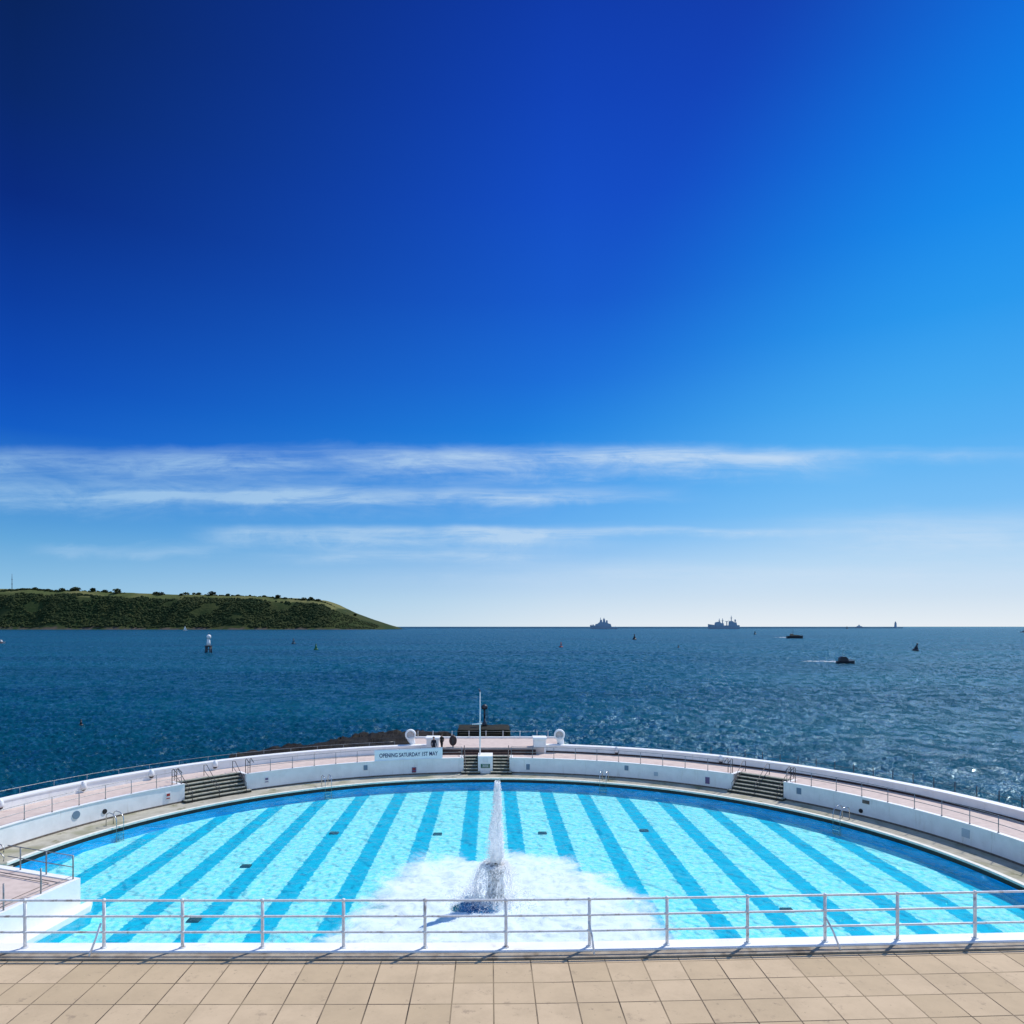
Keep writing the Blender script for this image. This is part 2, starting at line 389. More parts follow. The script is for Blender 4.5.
HY = 4000.0
crest = [(-420, 589), (-200, 588), (0, 588.5), (60, 590.5), (110, 592), (160, 594), (220, 595.5), (280, 597.5), (312, 599), (326, 603), (345, 612), (362, 618.5), (374, 622.5), (383, 626.5), (389, 630.5), (430, 634)]
def crest_h(X, Y0=HY + 330):
    px = X / Y0 * F + VX
    for (a, ya), (b, yb) in zip(crest, crest[1:]):
        if a <= px <= b:
            y = ya + (yb - ya) * (px - a) / (b - a); return CZ - (y - YH) / F * Y0
    return SEA - 20
def hill_z(X, Y):
    hc = crest_h(X) - SEA
    d = Y - HY + 60 * noise.noise(Vector((X * .004, 3.1, 0))) + 25 * noise.noise(Vector((X * .015, 7.7, 0)))
    prof = [(-80, -.06), (0, 0), (40, .10), (110, .38), (190, .74), (240, .86), (330, 1.0), (700, 1.02), (1200, .5)]
    v = prof[0][1] if d < prof[0][0] else prof[-1][1]
    for (a, va), (b, vb) in zip(prof, prof[1:]):
        if a <= d <= b: v = va + (vb - va) * (d - a) / (b - a)
    n = noise.noise(Vector((X * .012, Y * .012, 0))) * .05 + noise.noise(Vector((X * .03, Y * .03, 4))) * .02
    return SEA + hc * (v + (n if 20 < d < 240 else n * .15)), v
mb = MB(); nx, ny = 260, 44; g = []; hv = {}
for j in range(ny + 1):
    Y = HY - 80 + (j / ny) ** 1.5 * 1200
    row = []
    for i in range(nx + 1):
        X = -5200 + 4750 * i / nx
        z, v = hill_z(X, Y); vv = mb.bm.verts.new((X, Y, z)); row.append(vv)
    g.append(row)
for j in range(ny):
    for i in range(nx):
        f = mb.bm.faces.new((g[j][i], g[j][i + 1], g[j + 1][i + 1], g[j + 1][i])); f.smooth = True
hill = mb.build('headland', M['hill']); tag(hill, kind='structure')
vattr(hill, 'field', lambda c: 1.0 if hill_z(c.x, c.y)[1] > .85 and c.x < -900 else 0.0)
vattr(hill, 'shore', lambda c: 1.0 if hill_z(c.x, c.y)[1] < .05 else 0.0)

tb = bmesh.new(); bmesh.ops.create_icosphere(tb, subdivisions=1, radius=1.0); tb.verts.index_update()
IV = [v.co.copy() for v in tb.verts]; IF = [[v.index for v in f.verts] for f in tb.faces]; tb.free()
wv, wf, n = [], [], 0
while n < 6500:
    X = random.uniform(-3000, -640); d = random.uniform(18, 252)
    Y = HY + d; z, v = hill_z(X, Y)
    if v < .05 or v > .90 or z < 0: continue
    if noise.noise(Vector((X * .006, Y * .012, 9))) < -.28 and v > .3: continue
    r = random.uniform(3.5, 9) * (.55 if crest_h(X) < 120 else 1); hs = random.uniform(.7, 1.0); o_ = len(wv)
    for q in IV:
        wv.append((X + q.x * r * 1.15 + random.uniform(-r, r) * .22, Y + q.y * r + random.uniform(-r, r) * .22, z + r * .3 + q.z * r * hs + random.uniform(-r, r) * .22))
    wf.extend([[o_ + k for k in f] for f in IF]); n += 1
wme = bpy.data.meshes.new('woodland'); wme.from_pydata(wv, [], wf); wme.materials.append(M['wood_leaf'])
wo = bpy.data.objects.new('woodland', wme); COL.objects.link(wo)
tag(wo, 'dense dark green woodland covering the steep face of the headland', 'woodland', kind='stuff')

# low hedge broken along the crest
wv, wf = [], []
for k in range(900):
    px = random.uniform(-60, 335)
    if not (px < 75 or 60 < px < 125 and random.random() < .4 or 205 < px < 335 and random.random() < .55): continue
    Y = HY + 328 + random.uniform(-6, 12); X = (px - VX) / F * Y
    z = hill_z(X, Y)[0]; r = random.uniform(3, 7) * (1.1 if px < 60 else .8); o_ = len(wv)
    for q in IV: wv.append((X + q.x * r * 1.6 + random.uniform(-r, r) * .25, Y + q.y * r, z + r * .35 + q.z * r * .8 + random.uniform(-r, r) * .25))
    wf.extend([[o_ + k2 for k2 in f] for f in IF])
hme = bpy.data.meshes.new('hedgerow'); hme.from_pydata(wv, [], wf); hme.materials.append(M['leaf'])
ho = bpy.data.objects.new('hedgerow', hme); COL.objects.link(ho)
tag(ho, 'low dark broken hedge running along the crest of the headland', 'hedge', kind='stuff')

# trees standing out on the crest of the headland
def tree_proto(s):
    rs = random.Random(s); o = thing('hilltop_tree', 'x', 'tree', group='trees along the headland skyline')
    b = MB(); b.tube([(0, 0, -4), (.3, 0, 2), (.1, .2, 6)], [.9, .6, .35], 6)
    for k in range(4):
        a = k * 1.6; b.tube([(0, 0, 4), (3 * math.cos(a), 3 * math.sin(a), 8)], [.4, .15], 5)
    b.build('trunk', M['bark'], o)
    b = MB()
    for k in range(420):
        while True:
            q = Vector((rs.uniform(-1, 1), rs.uniform(-1, 1), rs.uniform(-1, 1)))
            if q.length < 1: break
        if noise.noise(q * 2.2 + Vector((s * 3, 0, 0))) < -.15: continue
        c = Vector((q.x * 12 * (1.1 - .3 * q.z), q.y * 9, 6.5 + q.z * 7)); w = rs.uniform(1.0, 2.2)
        u = Vector((rs.uniform(-1, 1), rs.uniform(-1, 1), rs.uniform(-1, 1))).normalized(); v = u.orthogonal().normalized()
        b.quad(c - u * w, c - v * w, c + u * w, c + v * w)
    b.build('crown', M['leaf'], o, recalc=False); return o
protos = [tree_proto(1), tree_proto(2), tree_proto(3)]
skyline = [(35, 1.0, 'low'), (48, .8, 'small'), (62, 1.25, 'round'), (76, 1.6, 'broad dark'), (93, 1.45, 'broad'), (105, .9, 'small'), (117, 1.8, 'tall leaning'),
           (156, 1.1, 'round'), (161, 1.25, 'twin'), (181, .8, 'low'), (186, 1.0, 'bushy'), (194, .9, 'low'), (199, 1.0, 'bushy'), (212, 1.6, 'rounded'), (228, .9, 'small'),
           (238, .75, 'tiny'), (250, .7, 'tiny'), (264, .75, 'small'), (278, 1.3, 'broad'), (285, .7, 'low'), (304, 1.1, 'dark'), (311, 1.2, 'bushy'), (318, .9, 'small'), (355, .9, 'lone')]
places = ['just right of the radio mast', 'right of the low tree by the radio mast', 'above the left woodland', 'left of the first skyline gap', 'beside the broad dark skyline tree', 'between the broad tree and the leaning tree',
          'closing the left skyline group', 'at the left end of the middle group', 'touching the round middle tree', 'left in the row above the white beacon', 'second in the row above the white beacon',
          'left of the row above the beacon end', 'closing the row above the beacon', 'directly over the white beacon', 'right of the rounded tree over the beacon', 'on the open field edge', 'mid field right of the beacon',
          'above the dark buoy', 'above the green buoy', 'right beside the broad tree near the headland end', 'where the headland starts to drop', 'at the shoulder of the headland', 'last before the slope falls away', 'alone on the falling slope near the headland tip']
for i, ((px, s, w), pl) in enumerate(zip(skyline, places)):
    Y0 = HY + 330; X = (px - VX) / F * Y0
    z = hill_z(X, Y0)[0]
    o = protos[i] if i < 3 else copy_tree(protos[i % 3])
    o.location = (X, Y0, z - 1.0); o.scale = (s * 1.5, s * 1.3, s * 1.15); o.rotation_euler = (0, 0, i * 1.3)
    o['label'] = w + (' ' if 'dark' in w else ' dark ') + 'tree on the headland skyline ' + pl

mst = thing('radio_mast', 'thin tall radio mast on the headland at the left edge', 'mast', at_depth(12, 589, HY + 420))
b = MB(); b.tube([(0, 0, -6), (0, 0, 60), (0, 0, 92)], [2.2, 1.6, .9], 6); b.build('mast_pole', M['granite'], mst)
for zz, ww in ((58, 6), (30, 7)):
    b = MB(); b.box((0, 0, zz), (ww, ww, 2)); b.build('platform', M['granite'], mst)

# breakwater along the horizon, tower at its end
mb = MB()
x0, x1, by = (386 - VX) / F * 7000, (902 - VX) / F * 7000, 7000
n = 60
for i in range(n):
    a = x0 + (x1 - x0) * i / n; c = x0 + (x1 - x0) * (i + 1) / n + 2
    hgt = 11 + random.uniform(-.8, .8)
    mb.box(((a + c) / 2, by + random.uniform(-2, 2), SEA - 3 + hgt / 2), (c - a, 30, hgt), 0, 0, .98)
tag(mb.build('breakwater', M['breakwater']), 'long low stone breakwater lying along the horizon', 'breakwater')
p0 = at_depth(895.5, 627, 6900)
lh = thing('lighthouse', 'small dark lighthouse tower standing at the end of the breakwater', 'lighthouse', (p0.x, p0.y, SEA))
b = MB(); b.lathe([(18, 0), (15, 8), (11, 14), (9, 40), (8.5, 46)], n=14); b.build('tower', M['hazed_grey'], lh)
b = MB(); b.lathe([(11, 46), (11, 49), (6, 49.2), (6, 57), (7, 58), (2, 64)], n=14); b.build('lantern', M['hazed_grey'], lh)

# ------------------------------------------------------------------ ships on the horizon
def ship_base(name, label, px, Y):
    return thing(name, label, 'ship', ((px - VX) / F * Y, Y, SEA))
SY = 4900.0; U = SY / F        # metres per pixel out there
def hullshape(b, prof, w):
    """lofted hull: list of (x, keel half width, deck half width, deck height)"""
    rows = []
    for x, kw, dw, h in prof:
        rows.append([b.bm.verts.new(v) for v in ((x, -kw, -2), (x, kw, -2), (x, dw, h), (x, -dw, h))])
    for A, B in zip(rows, rows[1:]):
        for k in range(4): b.bm.faces.new((A[k], B[k], B[(k + 1) % 4], A[(k + 1) % 4]))
    b.bm.faces.new(rows[0]); b.bm.faces.new(rows[-1][::-1])
s1 = ship_base('warship', 'grey warship with pyramid superstructure, left of the two big horizon ships', 603.5, SY)
b = MB(); hullshape(b, [(-90, .3, 1, 27), (-78, 2, 7, 25), (-50, 7, 10, 22), (0, 9, 11, 20), (50, 9, 11, 18), (62, 9, 11, 12), (91, 8, 10, 11)], 20); b.build('hull', M['hazed_grey'], s1)
b = MB(); b.side([(-58, 18), (-52, 33), (-38, 36), (-30, 44), (-14, 46), (22, 44), (34, 36), (46, 34), (52, 18)], 17); b.build('superstructure', M['hazed_grey'], s1)
b = MB(); b.side([(-26, 44), (-22, 62), (-12, 62), (-8, 44)], 9); b.tube([(-20, 0, 60), (-20, 0, 76)], 1.8, 6); b.build('mast', M['hazed_grey'], s1)
b = MB(); b.side([(-4, 44), (-2, 68), (8, 68), (12, 44)], 9); b.tube([(3, 0, 66), (3, 0, 75)], 2, 6); b.build('mast', M['hazed_grey'], s1)
b = MB(); b.box((22, 0, 50), (12, 8, 16), 0, 0, .8); b.build('funnel', M['hazed_grey'], s1)
b = MB(); b.box((-68, 0, 27), (10, 6, 6), 0, 0, .7); b.tube([(-72, 0, 29), (-84, 0, 33)], .8, 6); b.build('gun_turret', M['hazed_grey'], s1)
b = MB(); b.tube([(80, 0, 10), (80, 0, 22)], .6, 5); b.build('ensign_staff', M['hazed_grey'], s1)

s2 = ship_base('supply_ship', 'larger grey supply ship with two masts, right of the two big horizon ships', 723.5, SY)
b = MB(); hullshape(b, [(-104, .3, 1, 33), (-92, 3, 9, 31), (-60, 9, 12, 27), (0, 11, 13, 24), (70, 11, 13, 24), (100, 9, 12, 26), (105, 7, 10, 25)], 24); b.build('hull', M['hazed_grey'], s2)
b = MB(); b.side([(-58, 24), (-55, 44), (-42, 48), (-24, 48), (-20, 40), (-2, 38), (0, 24)], 20); b.build('bridge', M['hazed_grey'], s2)
b = MB(); b.side([(36, 24), (38, 52), (48, 54), (60, 52), (66, 46), (84, 44), (88, 24)], 20); b.build('aft_superstructure', M['hazed_grey'], s2)
for x, h, r in ((-28, 70, 3.4), (-6, 72, 3), (52, 90, 2.6)):
    b = MB(); b.tube([(x, 0, 22), (x, 0, h - 18), (x, 0, h)], [r * 1.3, r, r * .45], 8); b.box((x, 0, h - 16), (12, 14, 2)); b.build('mast', M['hazed_grey'], s2)
b = MB(); b.tube([(22, -5, 24), (22, -5, 50)], 1.6, 6); b.tube([(22, 5, 24), (22, 5, 50)], 1.6, 6); b.box((20, 0, 51), (16, 12, 3)); b.tube([(22, 0, 50), (40, 0, 58)], 1, 6); b.build('derrick', M['hazed_grey'], s2)
b = MB(); b.lathe([(5, 48), (5, 62), (4, 64)], (78, 0, 0), 10); b.build('funnel', M['hazed_grey'], s2)

s3 = ship_base('distant_ferry', 'faint pale ship far off between the supply ship and the lighthouse', 859, 8500)
b = MB(); hullshape(b, [(-46, .5, 2, 13), (-30, 6, 10, 12), (40, 8, 10, 11), (48, 6, 9, 11)], 18); b.build('hull', M['pale_ship'], s3)
b = MB(); b.side([(-26, 11), (-22, 22), (-6, 25), (-4, 34), (6, 34), (8, 24), (32, 20), (36, 11)], 14); b.build('superstructure', M['pale_ship'], s3)
b = MB(); b.tube([(0, 0, 33), (0, 0, 46)], 1.5, 6); b.build('mast', M['pale_ship'], s3)

# ------------------------------------------------------------------ boats, buoys, beacon
def sea_at(px, py):
    p = at(px, py, SEA); return p
def boat_hull(b, L, W, H, flip=1, chin=.15):
    rows = []
    for s in [0, .1, .3, .55, .75, .9, 1.0]:
        w = W / 2 * (1 if s < .5 else math.sqrt(max(0.003, 1 - ((s - .5) / .5) ** 2.2)))
        h = H * (1 + .35 * max(0, s - .4) ** 1.5)
        x = flip * (-L / 2 + L * s)
        rows.append([b.bm.verts.new(v) for v in ((x - flip * chin * L * max(0, s - .8), 0, -H * .4), (x - flip * chin * .5 * L * max(0, s - .8), w * .75, 0), (x, w, h), (x, -w, h), (x - flip * chin * .5 * L * max(0, s - .8), -w * .75, 0))])
    for A, B in zip(rows, rows[1:]):
        for k in range(5): b.bm.faces.new((A[k], B[k], B[(k + 1) % 5], A[(k + 1) % 5]))
    b.bm.faces.new(rows[0]); b.bm.faces.new(rows[-1][::-1])

p = sea_at(795, 638.5)
fb = thing('fishing_boat', 'dark fishing boat with short mast and low cabin, below the supply ship', 'boat', p)
b = MB(); boat_hull(b, 22.5, 6, 3.6); b.build('hull', M['boat_dark'], fb)
b = MB(); b.side([(-7, 3.4), (-6.5, 6.2), (-3.5, 6.6), (-2.5, 5.2), (2, 5.0), (6, 4.6), (6.5, 3.6)], 3.6); b.build('cabin', M['tan'], fb)
b = MB(); b.tube([(-2.8, 0, 4), (-2.8, 0, 13.5)], [.3, .12], 6); b.tube([(-2.8, 0, 11), (-7, 0, 6)], .1, 5); b.build('mast', M['boat_dark'], fb)
b = MB(); b.tube([(7, 1.6, 4.3), (10.6, .3, 5.2), (7, -1.6, 4.3)], .1, 5); b.build('bow_rail', M['boat_dark'], fb)

p = sea_at(846, 663.5)
mo = thing('motor_boat', 'dark motor boat heading right with white wake trailing behind', 'boat', p)
b = MB(); boat_hull(b, 8.0, 2.7, 1.1); b.build('hull', M['boat_dark'], mo)
b = MB(); b.side([(-3.2, 1.0), (-3.0, 2.6), (-2.2, 3.2), (-.4, 3.1), (.3, 2.4), (.9, 1.2)], 2.0); b.build('cabin', M['boat_dark'], mo)
b = MB(); b.side([(.3, 1.15), (.55, 2.3), (1.3, 2.1), (3.6, 1.55), (3.6, 1.2)], 1.8); b.build('foredeck', M['boat_pale'], mo)
b = MB(); b.box((-.2, 0, 2.55), (.5, 1.7, .55)); b.build('windscreen', M['black'], mo)
b = MB(); b.tube([(-1.6, 0, 3.1), (-1.6, 0, 5.6)], .05, 5); b.build('aerial', M['boat_dark'], mo)

def wake(x0, x1, y, w0, w1, label):
    a, c = at(x0, y, SEA), at(x1, y, SEA); n = 60; b = MB(); rows = []
    for i in range(n + 1):
        s = i / n; X = a.x + (c.x - a.x) * s; w = w0 + (w1 - w0) * s
        rows.append([b.bm.verts.new((X, a.y + q * w, sea_z(X, a.y + q * w) + .16)) for q in (-1, -.5, 0, .5, 1)])
    for A, B in zip(rows, rows[1:]):
        for k in range(4): b.bm.faces.new((A[k], A[k + 1], B[k + 1], B[k]))
    o = b.build('wake', M['wake']); tag(o, label, 'wake', kind='stuff')
    L = abs(c.x - a.x)
    vattr(o, 'froth', lambda v: max(0.0, .9 * (1 - abs(v.x - c.x) / L) ** .6 * (1 - ((v.y - a.y) / (max(w0, w1) * 1.1)) ** 2) + .1))
wake(796, 839, 662.2, 7.0, 5.0, 'long thin white wake streaming behind the motor boat')
wake(774, 789, 637.6, 22, 16, 'short white wake behind the fishing boat')

p = sea_at(185, 630.6)
sb = thing('sailing_boat', 'tiny white sailing boat close under the headland', 'boat', p)
b = MB(); boat_hull(b, 16, 5, 2.5); b.build('hull', M['sail'], sb)
b = MB(); b.side([(-6, 4), (.5, 4), (.8, 19)], .5); b.build('mainsail', M['sail'], sb)
b = MB(); b.side([(1.4, 4), (7, 3.2), (1.2, 16)], .4); b.build('jib', M['sail'], sb)
b = MB(); b.tube([(1.1, 0, 2), (1.1, 0, 20)], .2, 6); b.build('mast', M['boat_pale'], sb)

p = sea_at(0.5, 643.5)
rb = thing('launch', 'pale launch with red stripe cut by the left edge of the view', 'boat', p)
b = MB(); boat_hull(b, 9.5, 3, 1.7); b.build('hull', M['boat_pale'], rb)
b = MB(); b.side([(-2.5, 1.6), (-2.0, 3.6), (.8, 3.5), (1.8, 1.7)], 2.2); b.build('cabin', M['boat_pale'], rb)
b = MB(); b.box((0, -1.52, 1.15), (6.0, .12, .5)); b.build('stripe', M['red'], rb)
p = sea_at(1023.5, 632.6)
lb = thing('yacht', 'small pale yacht cut by the right edge of the view near the horizon', 'boat', p)
b = MB(); boat_hull(b, 20, 5, 2.6, -1); b.build('hull', M['boat_pale'], lb)
b = MB(); b.side([(-3, 2.6), (-2, 4.8), (4, 4.8), (6, 2.6)], 3); b.build('cabin', M['boat_dark'], lb)
b = MB(); b.tube([(0, 0, 3), (0, 0, 13)], .25, 6); b.build('mast', M['boat_dark'], lb)

p = sea_at(208.5, 653)
be = thing('sea_beacon', 'white navigation beacon tower on dark legs standing in the sea', 'beacon', p)
for sx, sy in ((-1, -1), (1, -1), (1, 1), (-1, 1)):
    b = MB(); b.tube([(sx * 1.6, sy * 1.4, -2), (sx * 1.2, sy * 1.1, 4.3)], .42, 8); b.build('leg', M['boat_dark'], be)
b = MB(); b.box((0, 0, 4.3), (3.6, 3.2, .8)); b.build('platform', M['boat_dark'], be)
b = MB(); b.box((0, 0, 2.4), (2.7, 2.4, .5)); b.build('brace', M['boat_dark'], be)
b = MB(); b.lathe([(1.2, 4.7), (1.1, 6.5), (.9, 8.6), (.8, 8.8)], n=12); b.build('tower', M['white_clean'], be)
b = MB(); b.lathe([(.6, 8.8), (1.25, 9.2), (1.35, 10.6), (1.0, 11.3), (.3, 11.6)], (.2, 0, 0), 12); b.build('lantern', M['white_clean'], be)
b = MB(); b.tube([(.2, 0, 11.5), (.2, 0, 13)], .12, 6); b.build('finial', M['boat_dark'], be)

def buoy(px, py, hpx, m, label, shape='pillar', name='buoy'):
    p = sea_at(px, py); s = hpx * p.y / F
    o = thing(name, label, 'buoy', p, group=None)
    b = MB(); b.lathe([(.30 * s, -.12 * s), (.36 * s, .0), (.36 * s, .14 * s), (.24 * s, .24 * s)], n=14); b.build('float', m, o)
    b = MB()
    if shape == 'pillar': b.lathe([(.2 * s, .24 * s), (.15 * s, .5 * s), (.12 * s, .74 * s)], n=10)
    elif shape == 'cone': b.lathe([(.24 * s, .24 * s), (.16 * s, .5 * s), (.03 * s, .8 * s)], n=10)
    else:
        for k in range(4):
            a = PI / 4 + k * PI / 2; b.tube([(.2 * s * math.cos(a), .2 * s * math.sin(a), .22 * s), (.09 * s * math.cos(a), .09 * s * math.sin(a), .75 * s)], .03 * s, 5)
        b.box((0, 0, .5 * s), (.22 * s, .22 * s, .12 * s))
    b.build('tower', m, o)
    b = MB(); b.ball((0, 0, .86 * s), .11 * s, 2); b.build('topmark', m, o)
    return o
buoy(293.5, 643.8, 5.5, M['boat_dark'], 'dark lattice buoy left of the green buoy off the headland', 'cage')
buoy(316, 650, 6.5, M['green'], 'green pillar buoy off the headland')
buoy(561, 647.5, 5.5, M['red'], 'red buoy below and left of the warship', 'cage')
buoy(634.5, 639.8, 6, M['boat_dark'], 'dark pointed buoy below and right of the warship', 'cone')
buoy(678.5, 647.8, 3.2, M['boat_dark'], 'tiny dark buoy between the warship and the supply ship', 'cone')
buoy(755, 634.3, 3.6, M['boat_dark'], 'small dark buoy just right of the supply ship', 'cage')
buoy(915.5, 651, 8.5, M['boat_dark'], 'dark leaning buoy right of the motor boat', 'cone').rotation_euler = (0, .25, 0)
buoy(81, 725.6, 6.5, M['boat_dark'], 'small dark mooring buoy in the near water at left', 'pillar')
buoy(847, 628.7, 2.6, M['boat_dark'], 'dark speck of a buoy beside the faint pale ship', 'cage')

# ------------------------------------------------------------------ pool
RP, RW = 27.5, 29.85        # pool radius, promenade wall radius
Z_DECK, Z_PROM = .36, 1.70
NEAR = 27.0
def pool_outline(r, y_near, n=140):
    a_end = math.degrees(math.acos((y_near - YC) / r))
    return [pol(r, -a_end + 2 * a_end * i / n) for i in range(n + 1)]
ol = pool_outline(RP, NEAR)
b = MB(); b.bm.faces.new([b.bm.verts.new((q.x, q.y, -.62)) for q in ol]); tag(b.build('pool_floor', M['floor']), kind='structure')
b = MB()
for q, w in zip(ol, ol[1:] + ol[:1]): b.quad((q.x, q.y, -.8), (w.x, w.y, -.8), (w.x, w.y, 0), (q.x, q.y, 0))
tag(b.build('pool_side', M['pool_wall']), kind='structure')
def ripple(X, Y):
    return (.080 * noise.noise(Vector((X * .9, Y * .75, 0))) + .068 * noise.noise(Vector((X * 2.5 + 9, Y * 1.9, 3))) + .044 * noise.noise(Vector((X * 4.3, Y * 3.3, 6))))
b = MB(); st_ = .12; nX = int(2 * RP / st_); nY = int((YC + RP - NEAR) / st_); g = {}
for j in range(nY + 1):
    for i in range(nX + 1):
        X = -RP + 2 * RP * i / nX; Y = NEAR + (YC + RP - NEAR) * j / nY
        if X * X + (Y - YC) ** 2 < (RP + .22) ** 2: g[i, j] = b.bm.verts.new((X, Y, ripple(X, Y)))
for (i, j), v in list(g.items()):
    if (i + 1, j) in g and (i, j + 1) in g and (i + 1, j + 1) in g:
        f = b.bm.faces.new((v, g[i + 1, j], g[i + 1, j + 1], g[i, j + 1])); f.smooth = True
tag(b.build('pool_water', M['pool_water'], recalc=False), kind='structure')
aend = math.degrees(math.acos((NEAR - YC) / RP))
b = MB(); b.arc(RP + .02, RP + .22, -.9, .26, -aend, aend, 1); tag(b.build('pool_gutter', M['dark_gutter']), kind='structure')
b = MB(); b.arc(RP - .03, RP + .26, .26, .38, -aend, aend, 1); tag(b.build('pool_coping', M['cream']), kind='structure')
b = MB(); b.arc(RP + .24, RW + .05, -.95, Z_DECK, -112, 112, 1); tag(b.build('pool_deck', M['deck']), kind='structure')
# near side of the pool and floor under the building edge
b = MB(); b.prism([(-26, NEAR - .02), (26, NEAR - .02), (34, 17.2), (-34, 17.2)], -.9, .30); tag(b.build('lower_deck', M['deck']), kind='structure')

# drains on the pool floor
dr = None
for (px, py, lab) in ((437.6, 834, 'dark grate on pool floor just left of the fountain jet'), (542.5, 833, 'dark grate on pool floor just right of the fountain jet'),
                      (644, 830.5, 'dark grate on pool floor halfway from the jet to the right steps'), (334, 833, 'dark grate on pool floor halfway from the jet to the left steps'),
                      (246, 866, 'dark grate on pool floor at left, in front of the left steps'), (194, 920, 'dark grate on pool floor near the balcony rail at left'), (787, 910, 'dark grate on pool floor near the balcony rail at right')):
    p = at(px, py, -.58)
    if dr is None:
        dr = thing('drain_grate', lab, 'drain', p, group='drain grates on the pool floor')
        b = MB(); b.box((0, 0, .0), (.60, .46, .07), 0, .02); fr_o = b.build('frame', M['drain'], dr)
        b = MB()
        for k in range(7): b.box((-.24 + k * .08, 0, .05), (.03, .36, .04))
        b.build('bars', M['dark_steel'], fr_o)
    else: dup(dr, lab, p)

# foam round the fountain
b = MB(); n = 130; gx = []
cx, cy, wx, wy = .4, 33.6, 11.5, 11.5
for j in range(n + 1):
    row = []
    for i in range(n + 1):
        X = cx + (i / n - .5) * 2 * wx; Y = cy + (j / n - .5) * 2 * wy
        z = ripple(X, Y) + .035 + .04 * max(0, noise.fractal(Vector((X * .9, Y * .9, 2)), 1.0, 2.0, 4))
        row.append(b.bm.verts.new((X, Y, z)))
    gx.append(row)
for j in range(n):
    for i in range(n):
        if gx[j][i].co.y > NEAR + .3:
            f = b.bm.faces.new((gx[j][i], gx[j][i + 1], gx[j + 1][i + 1], gx[j + 1][i])); f.smooth = True
loose = [v for v in b.bm.verts if not v.link_faces]
bmesh.ops.delete(b.bm, geom=loose, context='VERTS')
foam = b.build('foam', M['foam']); tag(foam, 'white foam spread over the water round the fountain', 'foam', kind='stuff')
def foam_d(v):
    ang = math.atan2(v.y - 35.0, v.x - .3)
    R = 8.3 + 2.2 * noise.noise(Vector((math.cos(ang) * 1.5, math.sin(ang) * 1.5, 5))) + 1.5 * noise.noise(Vector((math.cos(ang) * 4, math.sin(ang) * 4, 8)))
    dx, dy = v.x - .3, v.y - 35.0
    d = math.sqrt(dx * dx + (dy * (.92 if dy > 0 else .72)) ** 2)
    e = 1.25 - 1.0 * (d / R) ** 3
    # clear water lee beside the plinth
    e -= 1.5 * math.exp(-(((v.x + .95) / 1.0) ** 2 + ((v.y - 35.7) / .62) ** 2) ** 2)
    return e
vattr(foam, 'froth', foam_d)

# fountain
ft = thing('fountain', 'stone fountain with tall white water jet in the middle of the pool', 'fountain', (.28, 36.7, 0))
b = MB(); b.lathe([(1.15, -.85), (1.12, -.05), (1.0, .08), (.7, .12), (.4, .13)], (-.80, -1.0, 0), 32, 1, .8); bmesh.ops.subdivide_edges(b.bm, edges=b.bm.edges[:], cuts=2)
for v in b.bm.verts:
    v.co.z += .10 * noise.noise(Vector((v.co.x * 3, v.co.y * 4, 1))); v.co.x += .12 * noise.noise(Vector((v.co.x * 2, v.co.y * 2, 4)))
b.build('plinth', M['blue_mosaic'], ft)
b = MB(); b.lathe([(.50, -.8), (.48, .2), (.42, .45), (.36, .9), (.38, 1.3), (.50, 1.6), (.58, 1.72), (.52, 1.8), (.3, 1.86)], n=24)
for v in b.bm.verts: v.co += Vector((v.co.x, v.co.y, 0)) * .18 * noise.noise(v.co * 3.1)
b.build('pedestal', M['fountain_stone'], ft)
b = MB(); b.lathe([(.11, 1.84), (.09, 2.1), (.05, 2.14)], n=12); b.build('nozzle', M['dark_steel'], ft)
def jet_r(s): return .30 * (1 - s) ** 1.1 * (1 - .35 * math.exp(-((s - .0) / .06) ** 2)) + .10
b = MB(); rings = []; N, K = 60, 20
for i in range(N + 1):
    s = i / N; z = 1.95 + 4.0 * s
    r = jet_r(s) * (1 if s < .95 else max(.15, 1 - ((s - .95) / .05) ** 2))
    ring = []
    for k in range(K):
        a = 2 * PI * k / K; q = Vector((math.cos(a), math.sin(a), z))
        rr = r * (1 + .45 * noise.noise(Vector((q.x * 2, q.y * 2, z * 1.7))) + .2 * noise.noise(Vector((q.x * 5, q.y * 5, z * 5))))
        ring.append(b.bm.verts.new((rr * q.x + .10 * s + .04 * math.sin(z * 3), rr * q.y, z)))
    rings.append(ring)
for A, B in zip(rings, rings[1:]):
    for k in range(K): f = b.bm.faces.new((A[k], A[(k + 1) % K], B[(k + 1) % K], B[k])); f.smooth = True
b.bm.faces.new(rings[-1]); b.build('jet', M['jet'], ft)
b = MB()
